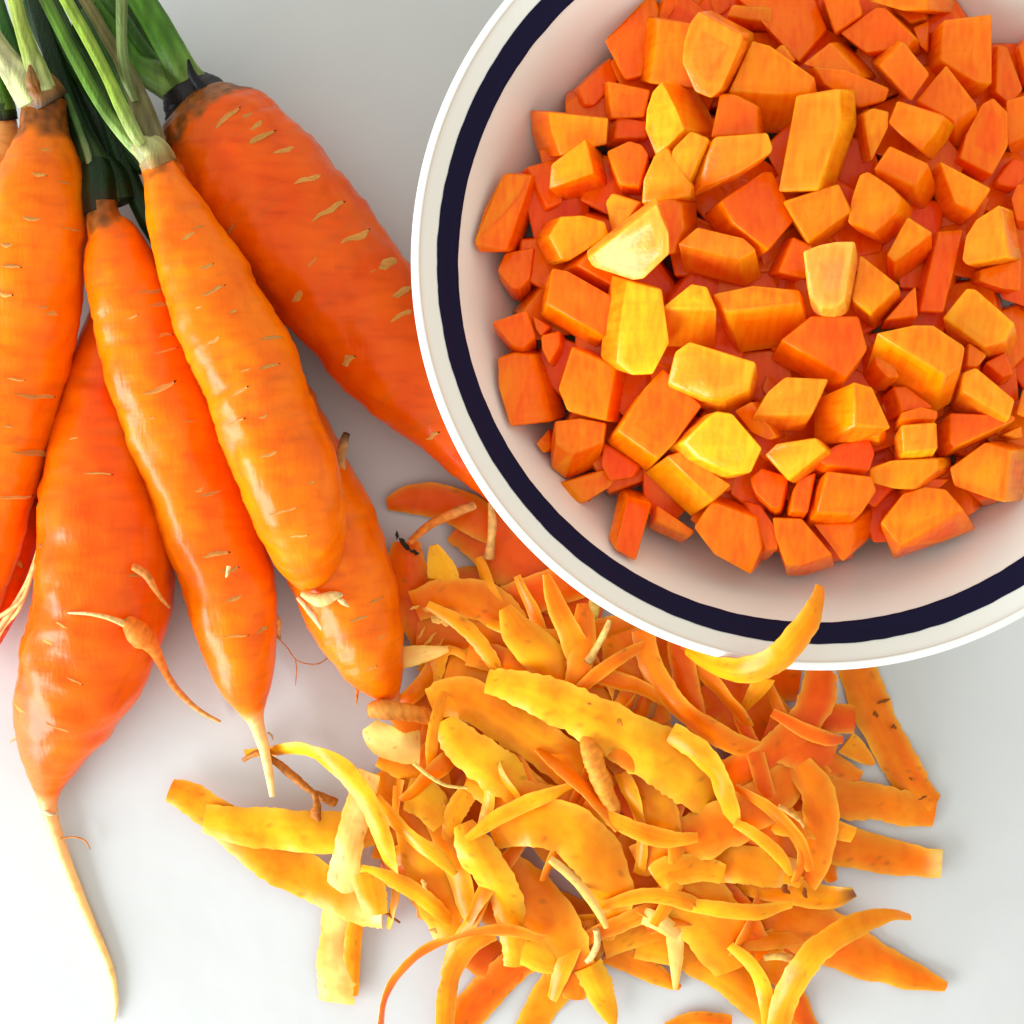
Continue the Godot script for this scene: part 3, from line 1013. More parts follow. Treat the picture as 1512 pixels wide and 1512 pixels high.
	chunk("896,223 929,208 947,213 957,228 944,277 914,272", 0.5, 0.1, 0.15, 2.9, 14.5, 13, "orange", "rounded chunk with one bright corner, between the sharp peak and the pale pair")
	chunk("977,119 985,135 997,160 1010,191 995,207 967,230 952,191 955,162 963,135", 0.8, 0.65, -0.1, 48.3, 6.7, 13, "yellow", "chunk with a glistening oval yellow cut facing left")
	chunk("1032,16 1097,51 1096,60 1064,133 1050,145 1026,136 1007,92 1010,61 1019,34", 2.0, 0.5, -0.25, 16.8, -1.7, 11, "yellow", "tall yellow slab with an orange core, highest in the upper left")
	chunk("1063,139 1083,139 1118,157 1119,199 1049,204 1058,162", 0.6, 0.2, -0.1, 10.1, 2.2, 12, "gold", "small squarish chunk directly under the tall yellow slab")
	chunk("1075,135 1110,58 1137,67 1204,114 1197,134 1171,140 1113,128", 0.8, 0.1, -0.15, 9.1, 59.3, 14, "gold", "big block with a light ragged top band, right of the tall yellow slab")
	chunk("1143,74 1155,65 1173,90 1164,95", 0.2, 0.2, -0.2, 7.2, -0.7, 10, "gold", "tiny orange corner of chunk poking up above the ragged-topped block")
	chunk("744,256 786,259 748,371 707,373 700,364 715,312", 0.3, 0.15, 0.05, 19.1, 1.1, 13, "orange", "tall shaded slab against the left wall, widest chunk on that side")
	chunk("734,399 746,373 789,364 783,411 766,427 755,425", -0.6, 0, 0.2, 3.8, 19.2, 12, "deep", "dark red chunk under the shaded slab by the left wall")
	chunk("852,392 875,369 930,403 921,431", 0.1, -0.1, 0.1, -22.8, 6.8, 12, "deep", "glowing red chunk under the pale half-moon slice")
	chunk("810,348 828,320 861,318 894,327 900,348 867,360 842,385 828,384", 0.5, 0.2, -0.3, -20.0, 6.0, 13, "gold", "rounded chunk with one short dark scratch")
	chunk("894,298 904,285 946,298 917,337 904,347", 0.3, 0.35, -0.2, 6.7, 4.5, 11, "yellow", "small yellow chunk tucked left of the pale half-moon slice")
	chunk("947,301 950,265 966,229 984,216 1002,271 1022,273 1018,290 984,292", 1.3, 0.4, -0.3, 9.0, 6.7, 10, "yellow", "pale yellow disc half covered by another, left of the half-disc with a pale rim")
	chunk("988,250 993,220 1020,193 1047,204 1024,245 1017,271 1002,271", 1.8, 0.35, -0.35, 4.5, 6.7, 7, "yellow", "yellow wedge lying on the pale yellow disc")
	chunk("962,304 990,290 1006,299 1010,337 993,375 956,378", 0.9, 0.0, 0.0, 21.6, -2.2, 13, "orange", "smooth orange chunk right behind the pale half-moon slice")
	chunk("1064,297 1127,253 1141,253 1158,289 1176,322 1135,370 1084,329", 0.6, -0.3, 0.2, -24.2, 19.4, 14, "deep", "large glowing red wedge at the middle top, in the half-disc's shadow")
	chunk("1036,277 1035,262 1045,226 1057,201 1134,195 1142,219 1138,226 1093,254", 2.1, 0.45, -0.4, -16.8, 16.8, 9, "yellow", "half-disc with a pale rim, lying over the glowing red wedge")
	chunk("867,381 970,300 987,344 989,375 951,412 935,414 877,395", 2.6, 0.55, -0.6, -1.1, -10.1, 8, "pale", "pale half-moon slice, the brightest cut on the left")
	chunk("1175,141 1238,131 1241,183 1207,281 1148,283 1171,198", 1.9, 0.35, -0.25, 24.3, 1.5, 14, "yellow", "long white-lit block standing in the upper middle")
	chunk("1275,169 1289,159 1314,165 1312,188 1287,239", 0.5, 0.1, -0.1, -18.4, 5.5, 12, "gold", "narrow two-tone chunk right of the long white-lit block")
	chunk("1289,250 1313,214 1372,242 1350,275", 0.9, 0.2, -0.3, 13.9, 37.1, 14, "gold", "chunk with a bright triangle on top and orange sides")
	chunk("1387,237 1437,274 1465,278 1440,315 1410,299", 0.8, 0.3, -0.25, -21.4, 20.2, 13, "gold", "chunk with a sharp right corner, next to the one with a bright triangle")
	chunk("1311,181 1324,148 1394,170 1384,193 1359,224 1334,202", 1.2, 0.35, -0.35, 16.3, 14.2, 11, "gold", "flat light slice with a brown rim, in the upper right")
	chunk("1155,297 1238,271 1257,311 1193,359", 0.7, 0.1, -0.1, 3.4, 13.5, 13, "gold", "orange chunk directly under the long white-lit block")
	chunk("1251,329 1257,295 1269,257 1281,253 1314,274 1330,291 1324,312 1289,345", 1.0, 0.2, -0.05, 19.2, 16.8, 14, "gold", "large barrel-shaped chunk right of the middle")
	chunk("1340,319 1378,343 1320,388 1309,376", 0.6, 0.2, -0.1, 0.0, 33.7, 13, "gold", "chunk with a light corner patch, below the barrel-shaped one")
	chunk("1385,342 1423,340 1394,461 1358,460", -0.1, 0.0, 0.2, -13.5, 2.2, 13, "orange", "long round baton in shadow, in the right half")
	chunk("1448,398 1509,382 1507,430 1483,427 1447,415", 0.2, 0.1, 0.1, -16.9, 5.1, 12, "orange", "dull chunk right under the bright pointed pyramid")
	chunk("1420,384 1426,349 1441,324 1477,302 1491,379 1428,392", 1.4, 0.4, -0.25, 18.0, 6.7, 13, "yellow", "bright pointed pyramid near the right edge")
	chunk("1171,349 1201,363 1192,412 1149,403", 0.1, 0.0, 0.1, -18.1, 5.4, 12, "deep", "dark chunk left of the pale cork-shaped piece")
	chunk("1000,360 1029,334 1097,351 1117,368 1090,383 1022,360", 1.1, 0.05, -0.2, 9.0, 40.5, 13, "yellow", "chunk with a bright streak along its lower side, right of the half-moon slice")
	chunk("1270,376 1329,422 1286,464 1257,442", 1.0, 0.1, -0.1, 4.3, 21.6, 13, "gold", "kite-shaped chunk right of the pale cork-shaped piece")
	chunk("1186,370 1210,362 1235,357 1263,356 1255,400 1248,443 1233,453 1210,454 1196,439", 2.7, 0.35, -0.6, 3.7, 18.5, 10, "pale", "pale cork-shaped piece with a splinter, brightest in the middle")
	chunk("1052,433 1112,422 1180,427 1183,446 1072,461", 1.0, 0.0, -0.05, 20.2, 60.7, 15, "gold", "block with a red top and glistening front, left below the cork-shaped piece")
	chunk("1153,502 1198,466 1268,466 1281,515 1250,558 1223,518", 0.9, -0.05, 0.0, -15.7, 27.0, 14, "orange", "wide chunk with a yellow lower facet and red back, under the cork-shaped piece")
	chunk("1306,473 1341,434 1352,422 1356,467", 0.3, 0.1, 0.1, -9.0, 15.0, 12, "orange", "shaded orange chunk above the big central pyramid")
	chunk("1291,506 1304,493 1330,557 1310,557 1294,538", 0.3, 0.1, 0, -20.7, 20.7, 12, "orange", "orange sliver of chunk left of the big central pyramid")
	chunk("1391,470 1427,425 1440,427 1499,478 1485,504 1454,513 1413,484", 0.9, 0.2, -0.35, 4.5, 22.4, 13, "yellow", "bright chunk with a glossy top near the right edge, below the baton")
	chunk("1430,505 1458,524 1445,541 1427,542", 0.4, 0, 0.1, -11.1, 8.9, 12, "orange", "orange filler chunk right of the big central pyramid")
	chunk("1454,535 1484,519 1497,551 1480,557", 0.0, 0, 0.1, -8.8, 14.7, 12, "deep", "red chunk in shade at the right, under the glossy-topped one")
	chunk("1294,491 1349,480 1378,479 1425,510 1420,540 1396,554", 1.9, 0.0, -0.1, -16.9, 56.2, 16, "gold", "big central pyramid, largest chunk with a pale lower ridge")
	chunk("816,395 838,400 915,443 892,497 807,449", 0.6, 0.1, -0.15, -10.1, 19.1, 13, "orange", "big glossy orange block with wrinkled shine, at the left")
	chunk("726,475 778,457 791,497 772,515 755,508", 0.1, 0, 0, 3.7, 18.3, 12, "orange", "small wedge pointing at the left wall")
	chunk("786,466 813,482 799,497 791,487", -0.6, 0, 0.1, 7.4, 6.5, 11, "deep", "dark scrap of chunk in the gap beside the small left wedge")
	chunk("798,495 826,488 827,508 811,537 800,515", -0.4, 0, 0.1, 12.5, 10.9, 12, "orange", "small orange chunk behind the small left wedge")
	chunk("926,413 978,427 989,506 965,553 933,554 910,535 915,479", 1.5, 0.3, -0.2, -23.6, -7.9, 11, "yellow", "bright slab with a sparkling rough left edge, under the half-moon slice")
	chunk("824,574 844,511 910,540 896,622 837,607", 0.35, 0.1, 0.05, 24.7, 4.5, 14, "orange", "square shaded block below the big glossy orange one")
	chunk("734,529 760,521 788,524 816,622 753,631 738,578", 0.1, 0.05, 0, 21.4, -6.7, 13, "orange", "leftmost large flat chunk lying against the wall")
	chunk("974,456 1021,418 1044,422 1059,458 1030,446", 1.6, 0.2, -0.15, -1.5, 56.3, 15, "yellow", "compact yellow cube with a pale front, left of the middle")
	chunk("997,519 1018,504 1067,524 1116,535 1107,575 1068,592 1042,590 985,566", 1.5, 0.3, -0.5, 3.8, 18.9, 13, "yellow", "bright yellow block with tiny sparkles, below the compact cube")
	chunk("911,636 952,573 980,544 1037,599 997,653 972,679", 0.8, 0.2, 0.0, -17.1, 17.1, 15, "orange", "largest plain orange block in the lower left")
	chunk("790,655 811,633 814,663 802,670", -0.4, 0, 0.1, 10.9, -1.1, 11, "deep", "dark corner of chunk by the wall, behind the lower left cube")
	chunk("819,621 857,617 896,623 891,653 844,671 821,655", 0.3, 0.1, -0.1, -7.9, 38.2, 15, "orange", "neat cube standing at the lower left wall")
	chunk("838,710 896,692 917,696 902,718 866,741 857,737", -0.5, 0, 0.0, -17.3, 5.2, 11, "orange", "pointed chunk under the neat lower left cube")
	chunk("891,654 944,687 934,705 899,710 888,687", -0.6, 0, 0.1, 12.1, -1.2, 12, "deep", "dark red chunk in the hollow right of the neat lower left cube")
	chunk("927,734 963,743 935,828 904,810", 0.1, 0.1, -0.1, -11.2, -15.7, 12, "orange", "narrow stick with a black speck on its end, lying on the white wall")
	chunk("970,745 1027,784 1019,793 968,770", -0.5, 0, -0.1, -12.2, 9.8, 9, "orange", "thin flat sliver right of the stick with the black speck")
	chunk("984,673 1005,666 1081,716 1054,739", 0.5, 0.15, -0.25, -33.7, 24.7, 13, "gold", "chunk with a light upper ridge and shaded side, lower left")
	chunk("1007,653 1042,619 1058,607 1082,611 1126,662 1110,698 1084,701 1029,676", 1.8, 0.35, -0.4, -23.3, 7.0, 13, "yellow", "yellow chunk with one white shiny facet")
	chunk("1084,607 1110,593 1118,624 1147,646 1135,650 1110,639", 0.8, 0.3, -0.45, 14.0, -1.4, 11, "gold", "orange chunk with a fuzzy light rim, left under the curved yellow top")
	chunk("1113,614 1135,578 1160,556 1224,559 1199,612", 1.6, 0.15, -0.25, -13.5, 24.7, 13, "yellow", "yellow chunk with a curved top, in the lower middle")
	chunk("1254,639 1273,632 1308,630 1298,645 1278,641", 0.6, 0.1, -0.3, 3.1, 15.5, 9, "gold", "thin orange slice sticking out beneath the two-sided wedge")
	chunk("1261,563 1289,571 1317,632 1263,630", 1.7, -0.15, -0.1, -61.8, 27.0, 15, "gold", "two-sided wedge with a pale left face and orange right face")
	chunk("1203,675 1236,656 1283,644 1292,669 1284,695 1221,687", 0.1, 0, 0.1, -19.8, 19.8, 12, "deep", "glowing red chunk under the two-sided wedge")
	chunk("1128,671 1146,655 1205,646 1221,664 1189,682 1164,710", 1.0, 0.35, -0.5, 12.4, 6.7, 12, "yellow", "chunk with a white glare on its left end, lower middle")
	chunk("1107,705 1124,690 1164,704 1153,749 1140,751 1115,727", -0.3, 0, 0.1, 3.0, 15.2, 12, "deep", "dark rounded chunk under the one with a white glare")
	chunk("1171,725 1182,705 1205,697 1193,757 1167,755", -0.2, 0, 0.1, -9.9, 16.5, 12, "deep", "dark chunk left of the notched orange block")
	chunk("1221,695 1287,703 1295,724 1272,759 1205,758", 0.7, 0.15, -0.25, -19.2, 19.2, 13, "orange", "notched orange block low in the middle")
	chunk("1099,739 1123,745 1146,778 1150,811 1132,811 1126,759", -0.5, 0, 0.1, -16.0, 16.0, 11, "deep", "narrow dark chunk right of the bottom left block")
	chunk("1024,779 1052,739 1117,765 1124,810 1108,849 1054,819", 0.1, 0.1, -0.1, 13.5, -13.5, 13, "orange", "bottom left block with a curved brownish lower face")
	chunk("1140,763 1184,765 1230,819 1186,833 1159,834 1145,793", 0.0, 0.05, 0, 3.4, 16.8, 12, "orange", "flat fan-shaped chunk at the bottom of the heap")
	chunk("1200,774 1263,773 1257,817 1243,831", -0.2, 0.1, 0, 37.1, -33.7, 12, "orange", "shaded chunk between the fan-shaped one and the round half slice")
	chunk("1319,570 1339,570 1379,601 1361,601 1332,608", 0.2, 0, 0.2, -20.2, 16.2, 12, "deep", "glowing red chunk under the big central pyramid")
	chunk("1330,608 1360,600 1385,606 1384,618 1328,621", 0.9, 0, 0.1, -9.9, 16.5, 12, "orange", "red-orange top behind the two-tone square chunk")
	chunk("1403,609 1452,636 1498,613 1500,620 1411,661 1403,653", 0.6, 0.1, -0.1, -22.6, 18.1, 11, "orange", "long flat orange piece right of the two-tone square chunk")
	chunk("1284,691 1315,680 1374,678 1384,677 1386,693 1350,722 1321,722 1283,712", 0.5, 0.05, -0.3, 19.5, -1.9, 12, "gold", "flat shaded chunk with a ragged right corner, under the two-tone square")
	chunk("1330,627 1383,623 1385,663 1333,669", 1.4, 0.15, -0.4, -11.3, 18.8, 12, "yellow", "two-tone square chunk, yellow on its left")
	chunk("1423,549 1442,542 1499,590 1491,619 1421,578", 1.3, 0.1, -0.2, -18.0, 25.9, 14, "yellow", "bright chunk with a pale stripe along its foot, at the right")
	chunk("1499,612 1510,574 1537,580 1537,624", 0.7, 0.2, -0.3, 12.8, -1.3, 12, "gold", "bright chunk cut by the right edge, halfway down")
	chunk("1481,642 1509,628 1511,646 1502,647", 0.3, 0.1, -0.2, -9.5, 2.8, 10, "gold", "tiny light chunk near the right edge")
	chunk("1401,691 1455,653 1492,664 1484,741 1473,740 1408,718", 0.5, 0.15, -0.3, 27.0, -2.2, 13, "gold", "large chunk with two lit facets at the lower right wall")
	chunk("1300,772 1333,729 1365,719 1396,722 1423,752 1392,756 1356,772 1329,808", 0.3, 0.1, 0, 0.0, 2.2, 13, "orange", "round half slice with a darker core, lying on the white wall", "1320,826 1442,782 1387,802")
	chunk("1341,719 1364,707 1402,707 1390,719 1348,734", -0.5, 0, 0.1, -17.9, 5.4, 11, "deep", "dark chunk behind the round half slice")
	# buried chunks, seen only through the gaps
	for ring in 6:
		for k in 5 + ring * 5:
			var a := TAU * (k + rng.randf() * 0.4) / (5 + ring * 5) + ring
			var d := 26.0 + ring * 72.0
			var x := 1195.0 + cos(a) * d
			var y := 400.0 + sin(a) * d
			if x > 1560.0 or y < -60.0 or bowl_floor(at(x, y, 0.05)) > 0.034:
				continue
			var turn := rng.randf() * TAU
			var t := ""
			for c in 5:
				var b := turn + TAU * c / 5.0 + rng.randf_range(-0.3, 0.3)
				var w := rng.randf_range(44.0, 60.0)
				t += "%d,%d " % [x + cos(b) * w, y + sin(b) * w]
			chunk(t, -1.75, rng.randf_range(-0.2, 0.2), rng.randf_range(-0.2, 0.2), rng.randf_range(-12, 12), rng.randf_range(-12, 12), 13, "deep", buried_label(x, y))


func peels() -> void:
	peel("560,1230,2,60,0 640,1260,3,90,0 720,1300,3,90,0 800,1340,3,60,0", "gold", "hidden wide peel at the very base of the left slope", 0.06, "")
	peel("720,1330,2,50,0 780,1350,3,80,0 850,1370,3,80,0 910,1380,3,40,0", "orange", "base peel under the large drooping one", 0.06, "")
	peel("860,1140,3,70,0 930,1180,4,110,0 990,1250,4,110,0 1010,1320,3,70,0", "deep", "base peel in the dark gap between the dangling strips", 0.06, "")
	peel("600,1040,2,50,0 640,1090,3,80,0 690,1150,3,90,0 720,1220,3,60,0", "orange", "base peel showing red beside the yellow oval", 0.06, "")
	peel("1080,1120,2,60,0 1130,1180,3,100,0 1170,1240,3,100,0 1180,1300,2,50,0", "deep", "base peel at the right in the dark hollow behind the upright band", 0.06, "")
	peel("1020,1270,3,60,0 1080,1320,4,90,0 1130,1380,3,90,0 1160,1430,2,40,0", "orange", "base peel at the lower right between broad golden ones", 0.06, "")
	peel("780,930,2,70,0 850,980,3,100,0 900,1050,3,100,0 930,1110,3,60,0", "deep", "base peel deep below the needle-tipped one", 0.06, "")
	peel("572,745,2,10,0 610,738,3,40,5 655,742,4,50,0 705,765,6,52,0 760,800,5,40,0", "deep", "dark orange peel with a pointed end, nearest the thick carrot", 0.06, "")
	peel("690,760,3,80,0 750,810,5,95,0 820,860,5,90,0 880,900,4,60,0", "deep", "broad dark orange peel tucked under the bowl's lower left rim", 0.06, "")
	marks(peel("600,800,6,30,0 602,850,7,58,0 622,905,6,62,0 640,970,5,40,0", "deep", "dark peel beside the short carrot's right flank, dark stub on top", 0.06, ""), "598,803,26,9,50 612,815,16,6,20 586,790,14,5,80", 9, Color(0.03, 0.03, 0.012))
	peel("640,890,3,70,0 720,880,4,90,0 800,900,4,90,0 880,930,4,60,0", "deep", "wide deep orange peel low in the heap, left part", 0.06, "")
	peel("640,960,3,60,0 720,990,4,90,0 800,1060,5,90,0 880,1110,5,80,0", "orange", "wide orange peel lowest in the middle of the heap", 0.06, "")
	peel("900,1040,4,90,0 960,1120,5,110,0 1010,1200,5,100,0 1040,1280,4,60,0", "deep", "wide red-orange peel lying under the long bright one", 0.06, "")
	peel("1050,1000,4,70,0 1110,1060,5,100,0 1160,1140,5,110,0 1190,1230,4,80,0", "deep", "wide brownish peel in the bowl's shadow", 0.06, "")
	peel("860,1230,4,80,0 920,1290,5,100,0 1000,1340,5,90,0 1080,1380,3,50,0", "orange", "wide orange peel in the lower right of the heap", 0.06, "")
	peel("560,1140,3,50,0 590,1200,4,80,0 620,1280,4,80,0 650,1350,3,40,0", "gold", "wide golden peel lowest at the left of the heap", 0.06, "")
	peel("700,1120,4,80,0 780,1180,6,110,0 860,1230,6,110,0 930,1260,4,60,0", "orange", "wide orange peel under the yellow oval", 0.06, "")
	peel("960,930,3,60,0 1030,970,3,80,0 1110,1000,3,70,0 1180,1010,2,40,0", "deep", "dark peel lying just under the bowl's lowest rim", 0.06, "")
	marks(peel("1262,975,1.5,52,0 1290,1050,2,56,0 1325,1120,2,52,0 1350,1160,2,44,0 1379,1187,1.5,22,0", "orange", "long straight peel running down right from under the bowl, with dark marks", 0.06, ""), "1305,1036,22,5,-20 1293,1055,10,9,0 1320,1074,9,7,0 1345,1150,7,5,0 1362,1178,16,4,-20", 2.8, Color(0.33, 0.09, 0.012))
	peel("1190,1165,5,60,0 1240,1178,4,56,0 1300,1186,3,48,5 1350,1196,2,44,0 1380,1200,1.5,30,0", "orange", "short broad peel pointing right, its end crossing the long straight one", 0.06, "")
	peel("1200,1235,6,60,0 1250,1250,4,56,0 1310,1264,3,46,0 1360,1274,3,40,10 1391,1276,3,32,0", "orange", "broad peel pointing right below the short broad one, white tip", 0.06, "pale")
	peel("1190,1110,6,40,0 1230,1130,4,30,0 1270,1150,2,16,0", "orange", "narrow orange peel end pointing right above the short broad one", 0.06, "")
	peel("1200,1050,8,40,20 1230,1060,9,44,-10 1262,1062,8,36,10", "deep", "curled frilly peel scrap at the heap's right side", 0.06, "")
	peel("1248,1095,5,34,0 1268,1110,4,26,0 1290,1128,2,4,0", "gold", "small greenish-yellow pointed scrap at the right of the heap", 0.06, "")
	peel("1205,1220,5,36,0 1215,1260,4,34,0 1228,1300,2,10,0", "orange", "small pointed peel end hanging down at the right", 0.06, "")
	peel("1080,1320,4,80,0 1150,1345,5,84,0 1220,1385,3,74,0 1310,1428,2,42,0 1396,1456,1,6,0", "orange", "large flat peel tapering to a point at the lower right", 0.06, "")
	peel("940,1392,4,40,0 1010,1405,4,52,0 1075,1440,3,56,0 1130,1490,2,52,0 1170,1545,2,50,0", "gold", "peel running off the bottom edge, right of the heap's middle", 0.06, "")
	peel("1168,1460,2,30,0 1180,1490,2,34,0 1195,1530,2,36,0", "deep", "dark orange peel end at the bottom edge under the crossing ribbon", 0.06, "")
	peel("985,1522,2,24,0 1030,1510,3,30,0 1080,1514,3,26,0", "orange", "curved peel just showing at the bottom edge", 0.06, "")
	peel("670,1525,1.5,46,0 710,1475,2,50,0 755,1430,3,50,0 800,1395,4,40,0", "deep", "dark orange flat peel near the bottom, left of the middle", 0.06, "")
	peel("690,1395,4,50,0 730,1420,3,56,0 770,1440,2,40,0", "deep", "short dark orange peel under the lemon-yellow chip", 0.06, "")
	peel("775,1535,1.5,40,0 805,1480,2,48,0 845,1425,4,48,0 880,1385,5,40,0", "gold", "peel pointing down to the bottom edge from the heap's middle", 0.06, "")
	peel("895,1405,3,34,0 950,1428,2,34,0 985,1448,1.5,18,0 1004,1458,1,4,0", "orange", "orange peel end pointing right in the bottom gap", 0.06, "")
	peel("890,1395,6,44,0 950,1378,5,40,0 1010,1385,5,44,0", "gold", "short golden peel across the bottom gap", 0.06, "")
	peel("250,1166,5,22,0 285,1182,6,40,10 340,1222,6,52,0 400,1268,6,60,0 470,1306,6,62,0 530,1334,8,56,0 566,1352,12,34,20", "gold", "long golden peel stretching left across the table", 0.06, "pale")
	peel("300,1210,8,34,0 350,1220,9,50,0 410,1226,9,60,0 470,1230,9,58,0 530,1226,9,50,0 570,1215,8,40,0", "yellow", "flat lemon-yellow peel lying on the long golden one", 0.06, "")
	peel("545,1140,13,28,20 530,1190,13,34,-10 516,1245,12,34,0 506,1310,7,44,0 500,1380,4,52,0 497,1440,3,54,0 496,1480,2,50,0", "pale", "pale peel hanging down left of the heap to the table", 0.06, "")
	peel("535,1330,8,20,0 522,1380,6,24,0 520,1430,4,22,0 520,1470,3,14,0", "gold", "narrow golden peel alongside the pale hanging one", 0.06, "")
	peel("540,1288,13,44,0 548,1320,14,44,0 556,1350,14,30,20", "gold", "small golden scrap at the arching ribbon's foot", 0.06, "")
	peel("362,1112,3,6,0 400,1110,6,14,25 445,1108,14,22,30 495,1128,20,30,20 535,1170,22,32,10 560,1220,20,28,20 576,1275,15,22,35 580,1325,8,14,40 571,1372,3,4,30", "yellow", "yellow ribbon arching high at the left of the heap", 0.06, "")
	peel("592,1150,12,20,55 582,1200,13,22,60 592,1250,12,22,60 604,1300,8,18,55", "orange", "thin strip on edge beside the arching yellow ribbon", 0.06, "")
	marks(peel("606,1158,12,46,0 610,1210,14,54,0 622,1265,13,56,0 640,1320,11,54,0 656,1362,8,50,0 660,1392,6,34,0", "gold", "notched golden peel hanging down the left slope", 0.06, ""), "626,1306,18,8,70 640,1375,14,7,30", 14, Color(0.95, 0.55, 0.13))
	peel("636,1190,15,34,0 660,1240,15,42,10 680,1300,12,36,20 698,1366,8,14,20", "gold", "narrow peel tapering down beside the notched one", 0.06, "")
	peel("600,1172,15,44,0 630,1182,16,52,-10 655,1215,16,34,-20", "yellow", "crumpled yellow scrap at the top of the notched peel", 0.06, "")
	peel("690,1170,16,30,0 672,1200,16,28,10 658,1240,15,8,0", "gold", "small pointed scrap between the pale chip and the yellow oval", 0.06, "")
	marks(peel("615,940,7,56,0 680,945,8,70,0 750,960,9,60,0 810,990,8,50,0", "orange", "orange peel below the short carrot's tip, scarred", 0.06, ""), "634,945,34,5,-50 646,955,30,5,-50 622,935,22,4,-60", 9.5, Color(0.93, 0.45, 0.07))
	marks(peel("612,895,9,40,0 660,880,11,48,0 720,892,11,56,0 765,925,10,34,0", "orange", "peel with a toothed pale left edge, upper left of the heap", 0.06, ""), "650,916,30,20,20 630,900,12,7,0 612,897,16,5,-10", 12, Color(0.98, 0.55, 0.11))
	peel("720,905,8,40,0 780,880,9,54,0 840,862,8,50,0 890,850,6,40,0", "deep", "deep orange peel going up under the rim", 0.06, "")
	peel("852,935,10,30,0 900,925,11,30,0 950,915,10,24,0 1010,900,8,18,0", "orange", "narrow orange peel pointing right under the rim", 0.06, "")
	peel("660,985,9,60,0 720,1000,11,60,0 790,1020,11,40,0", "gold", "golden peel left under the big twin peels", 0.06, "")
	peel("640,805,15,6,0 648,830,13,30,-10 655,855,11,44,0 650,872,9,30,0", "yellow", "small yellow triangular chip, upper left of the heap", 0.06, "")
	peel("690,965,14,30,0 735,975,14,40,0 790,1000,14,40,0 840,1040,12,20,0", "orange", "short orange peel under the pointed golden one", 0.06, "")
	peel("592,972,10,30,0 622,966,12,24,0 645,962,13,12,0 662,958,13,4,0", "pale", "pale horn-shaped scrap beside the short carrot's tip", 0.06, "")
	peel("630,1000,8,40,0 640,985,9,30,0 662,960,11,8,0 700,975,12,10,0", "gold", "golden scrap with a torn point under the horn-shaped one", 0.06, "")
	peel("745,897,24,10,0 765,930,24,42,-8 800,970,22,58,-5 845,1015,18,60,0 890,1050,13,40,0", "gold", "pointed golden peel with a rounded pale tip, upper middle", 0.14, "")
	peel("806,848,32,5,0 818,885,30,20,10 838,930,26,32,15 862,980,20,40,10 885,1025,14,40,0", "orange", "upright sharp peel with a pale needle tip, below the rim", 0.06, "")
	marks(peel("915,935,16,44,0 930,980,17,74,0 945,1030,16,80,0 960,1075,14,60,0", "orange", "wide peel with a row of brown slits, right of the middle", 0.06, ""), "888,1005,20,5,-50 912,1022,32,7,-60 938,1040,38,7,-62 962,1050,44,12,-58 925,1052,18,6,-50", 18.5, Color(0.42, 0.15, 0.03))
	peel("948,930,20,30,0 962,985,21,34,15 1000,1040,21,34,20 1050,1080,20,34,25 1100,1102,18,28,25 1150,1106,16,16,10", "orange", "long ribbon sagging in a curve below the rim", 0.06, "")
	peel("1130,1000,22,30,0 1115,1025,18,24,0 1098,1050,14,6,0", "gold", "small forked golden tip below the rim", 0.06, "")
	peel("1215,990,12,30,0 1222,1010,10,18,0 1230,1022,9,3,0", "deep", "tiny dark peel tip peeping out under the rim's lowest point", 0.06, "")
	peel("1012,962,48,8,40 1050,984,58,24,35 1100,992,69,40,25 1150,972,76,44,25 1190,925,80,38,30 1208,885,80,26,35 1212,866,79,12,30", "gold", "curled golden ribbon reaching over the bowl's rim", 0.16, "")
	peel("636,1040,15,40,0 680,1030,17,58,-5 740,1060,18,60,0 800,1100,18,64,0 860,1142,15,56,0 900,1170,12,30,0", "gold", "first of two big parallel peels, with a square left end", 0.06, "")
	marks(peel("718,1006,20,20,0 770,1018,23,42,5 840,1046,25,58,5 910,1082,25,72,0 980,1120,24,82,0 1030,1156,20,78,-10 1048,1190,15,30,-20", "yellow", "largest smooth peel, lying across the top of the heap", 0.06, ""), "915,1068,10,12,0 870,1040,7,5,30", 27.5, Color(0.75, 0.25, 0.02))
	peel("990,1082,25,30,10 1030,1108,27,38,25 1062,1150,25,32,40 1080,1200,20,22,40 1086,1240,14,16,30 1084,1268,9,4,20", "gold", "narrow end of peel curling down right from the largest one", 0.06, "")
	peel("658,1062,20,22,0 675,1092,21,48,0 715,1126,21,62,0 760,1155,18,54,0 815,1182,14,20,0", "yellow", "yellow oval peel with a straight upper edge", 0.06, "")
	peel("655,1090,14,30,0 640,1115,15,44,0 625,1135,14,40,0", "orange", "orange scrap between the pale chip and the yellow oval", 0.06, "")
	peel("546,1070,20,16,0 562,1090,20,48,20 590,1104,19,50,25 620,1105,17,44,-10", "pale", "glaring white-yellow chip at the heap's left corner", 0.06, "")
	peel("560,1118,12,24,0 600,1135,13,34,0 650,1150,13,30,0", "gold", "golden peel just beneath the glaring chip", 0.06, "")
	marks(peel("690,1150,16,30,0 740,1172,18,50,0 810,1190,19,56,0 880,1196,17,50,0", "gold", "golden peel below the yellow oval", 0.06, ""), "800,1178,26,8,30", 21, Color(0.85, 0.4, 0.1))
	peel("725,1232,17,36,0 780,1215,20,60,-12 840,1226,22,74,10 885,1272,19,72,-8 905,1330,13,50,10 896,1388,8,10,0", "gold", "large drooping peel, broad above and pointed below", 0.06, "")
	peel("684,1216,18,20,0 700,1252,20,52,10 730,1302,18,58,10 752,1345,15,40,15 758,1390,12,30,0 762,1428,9,26,0", "yellow", "wavy bright yellow peel left of the large drooping one", 0.14, "")
	peel("745,1290,12,64,8 790,1330,13,74,-10 830,1390,11,70,10 850,1440,7,48,0 848,1475,5,20,0", "orange", "broad orange peel hanging below the wavy yellow one", 0.06, "")
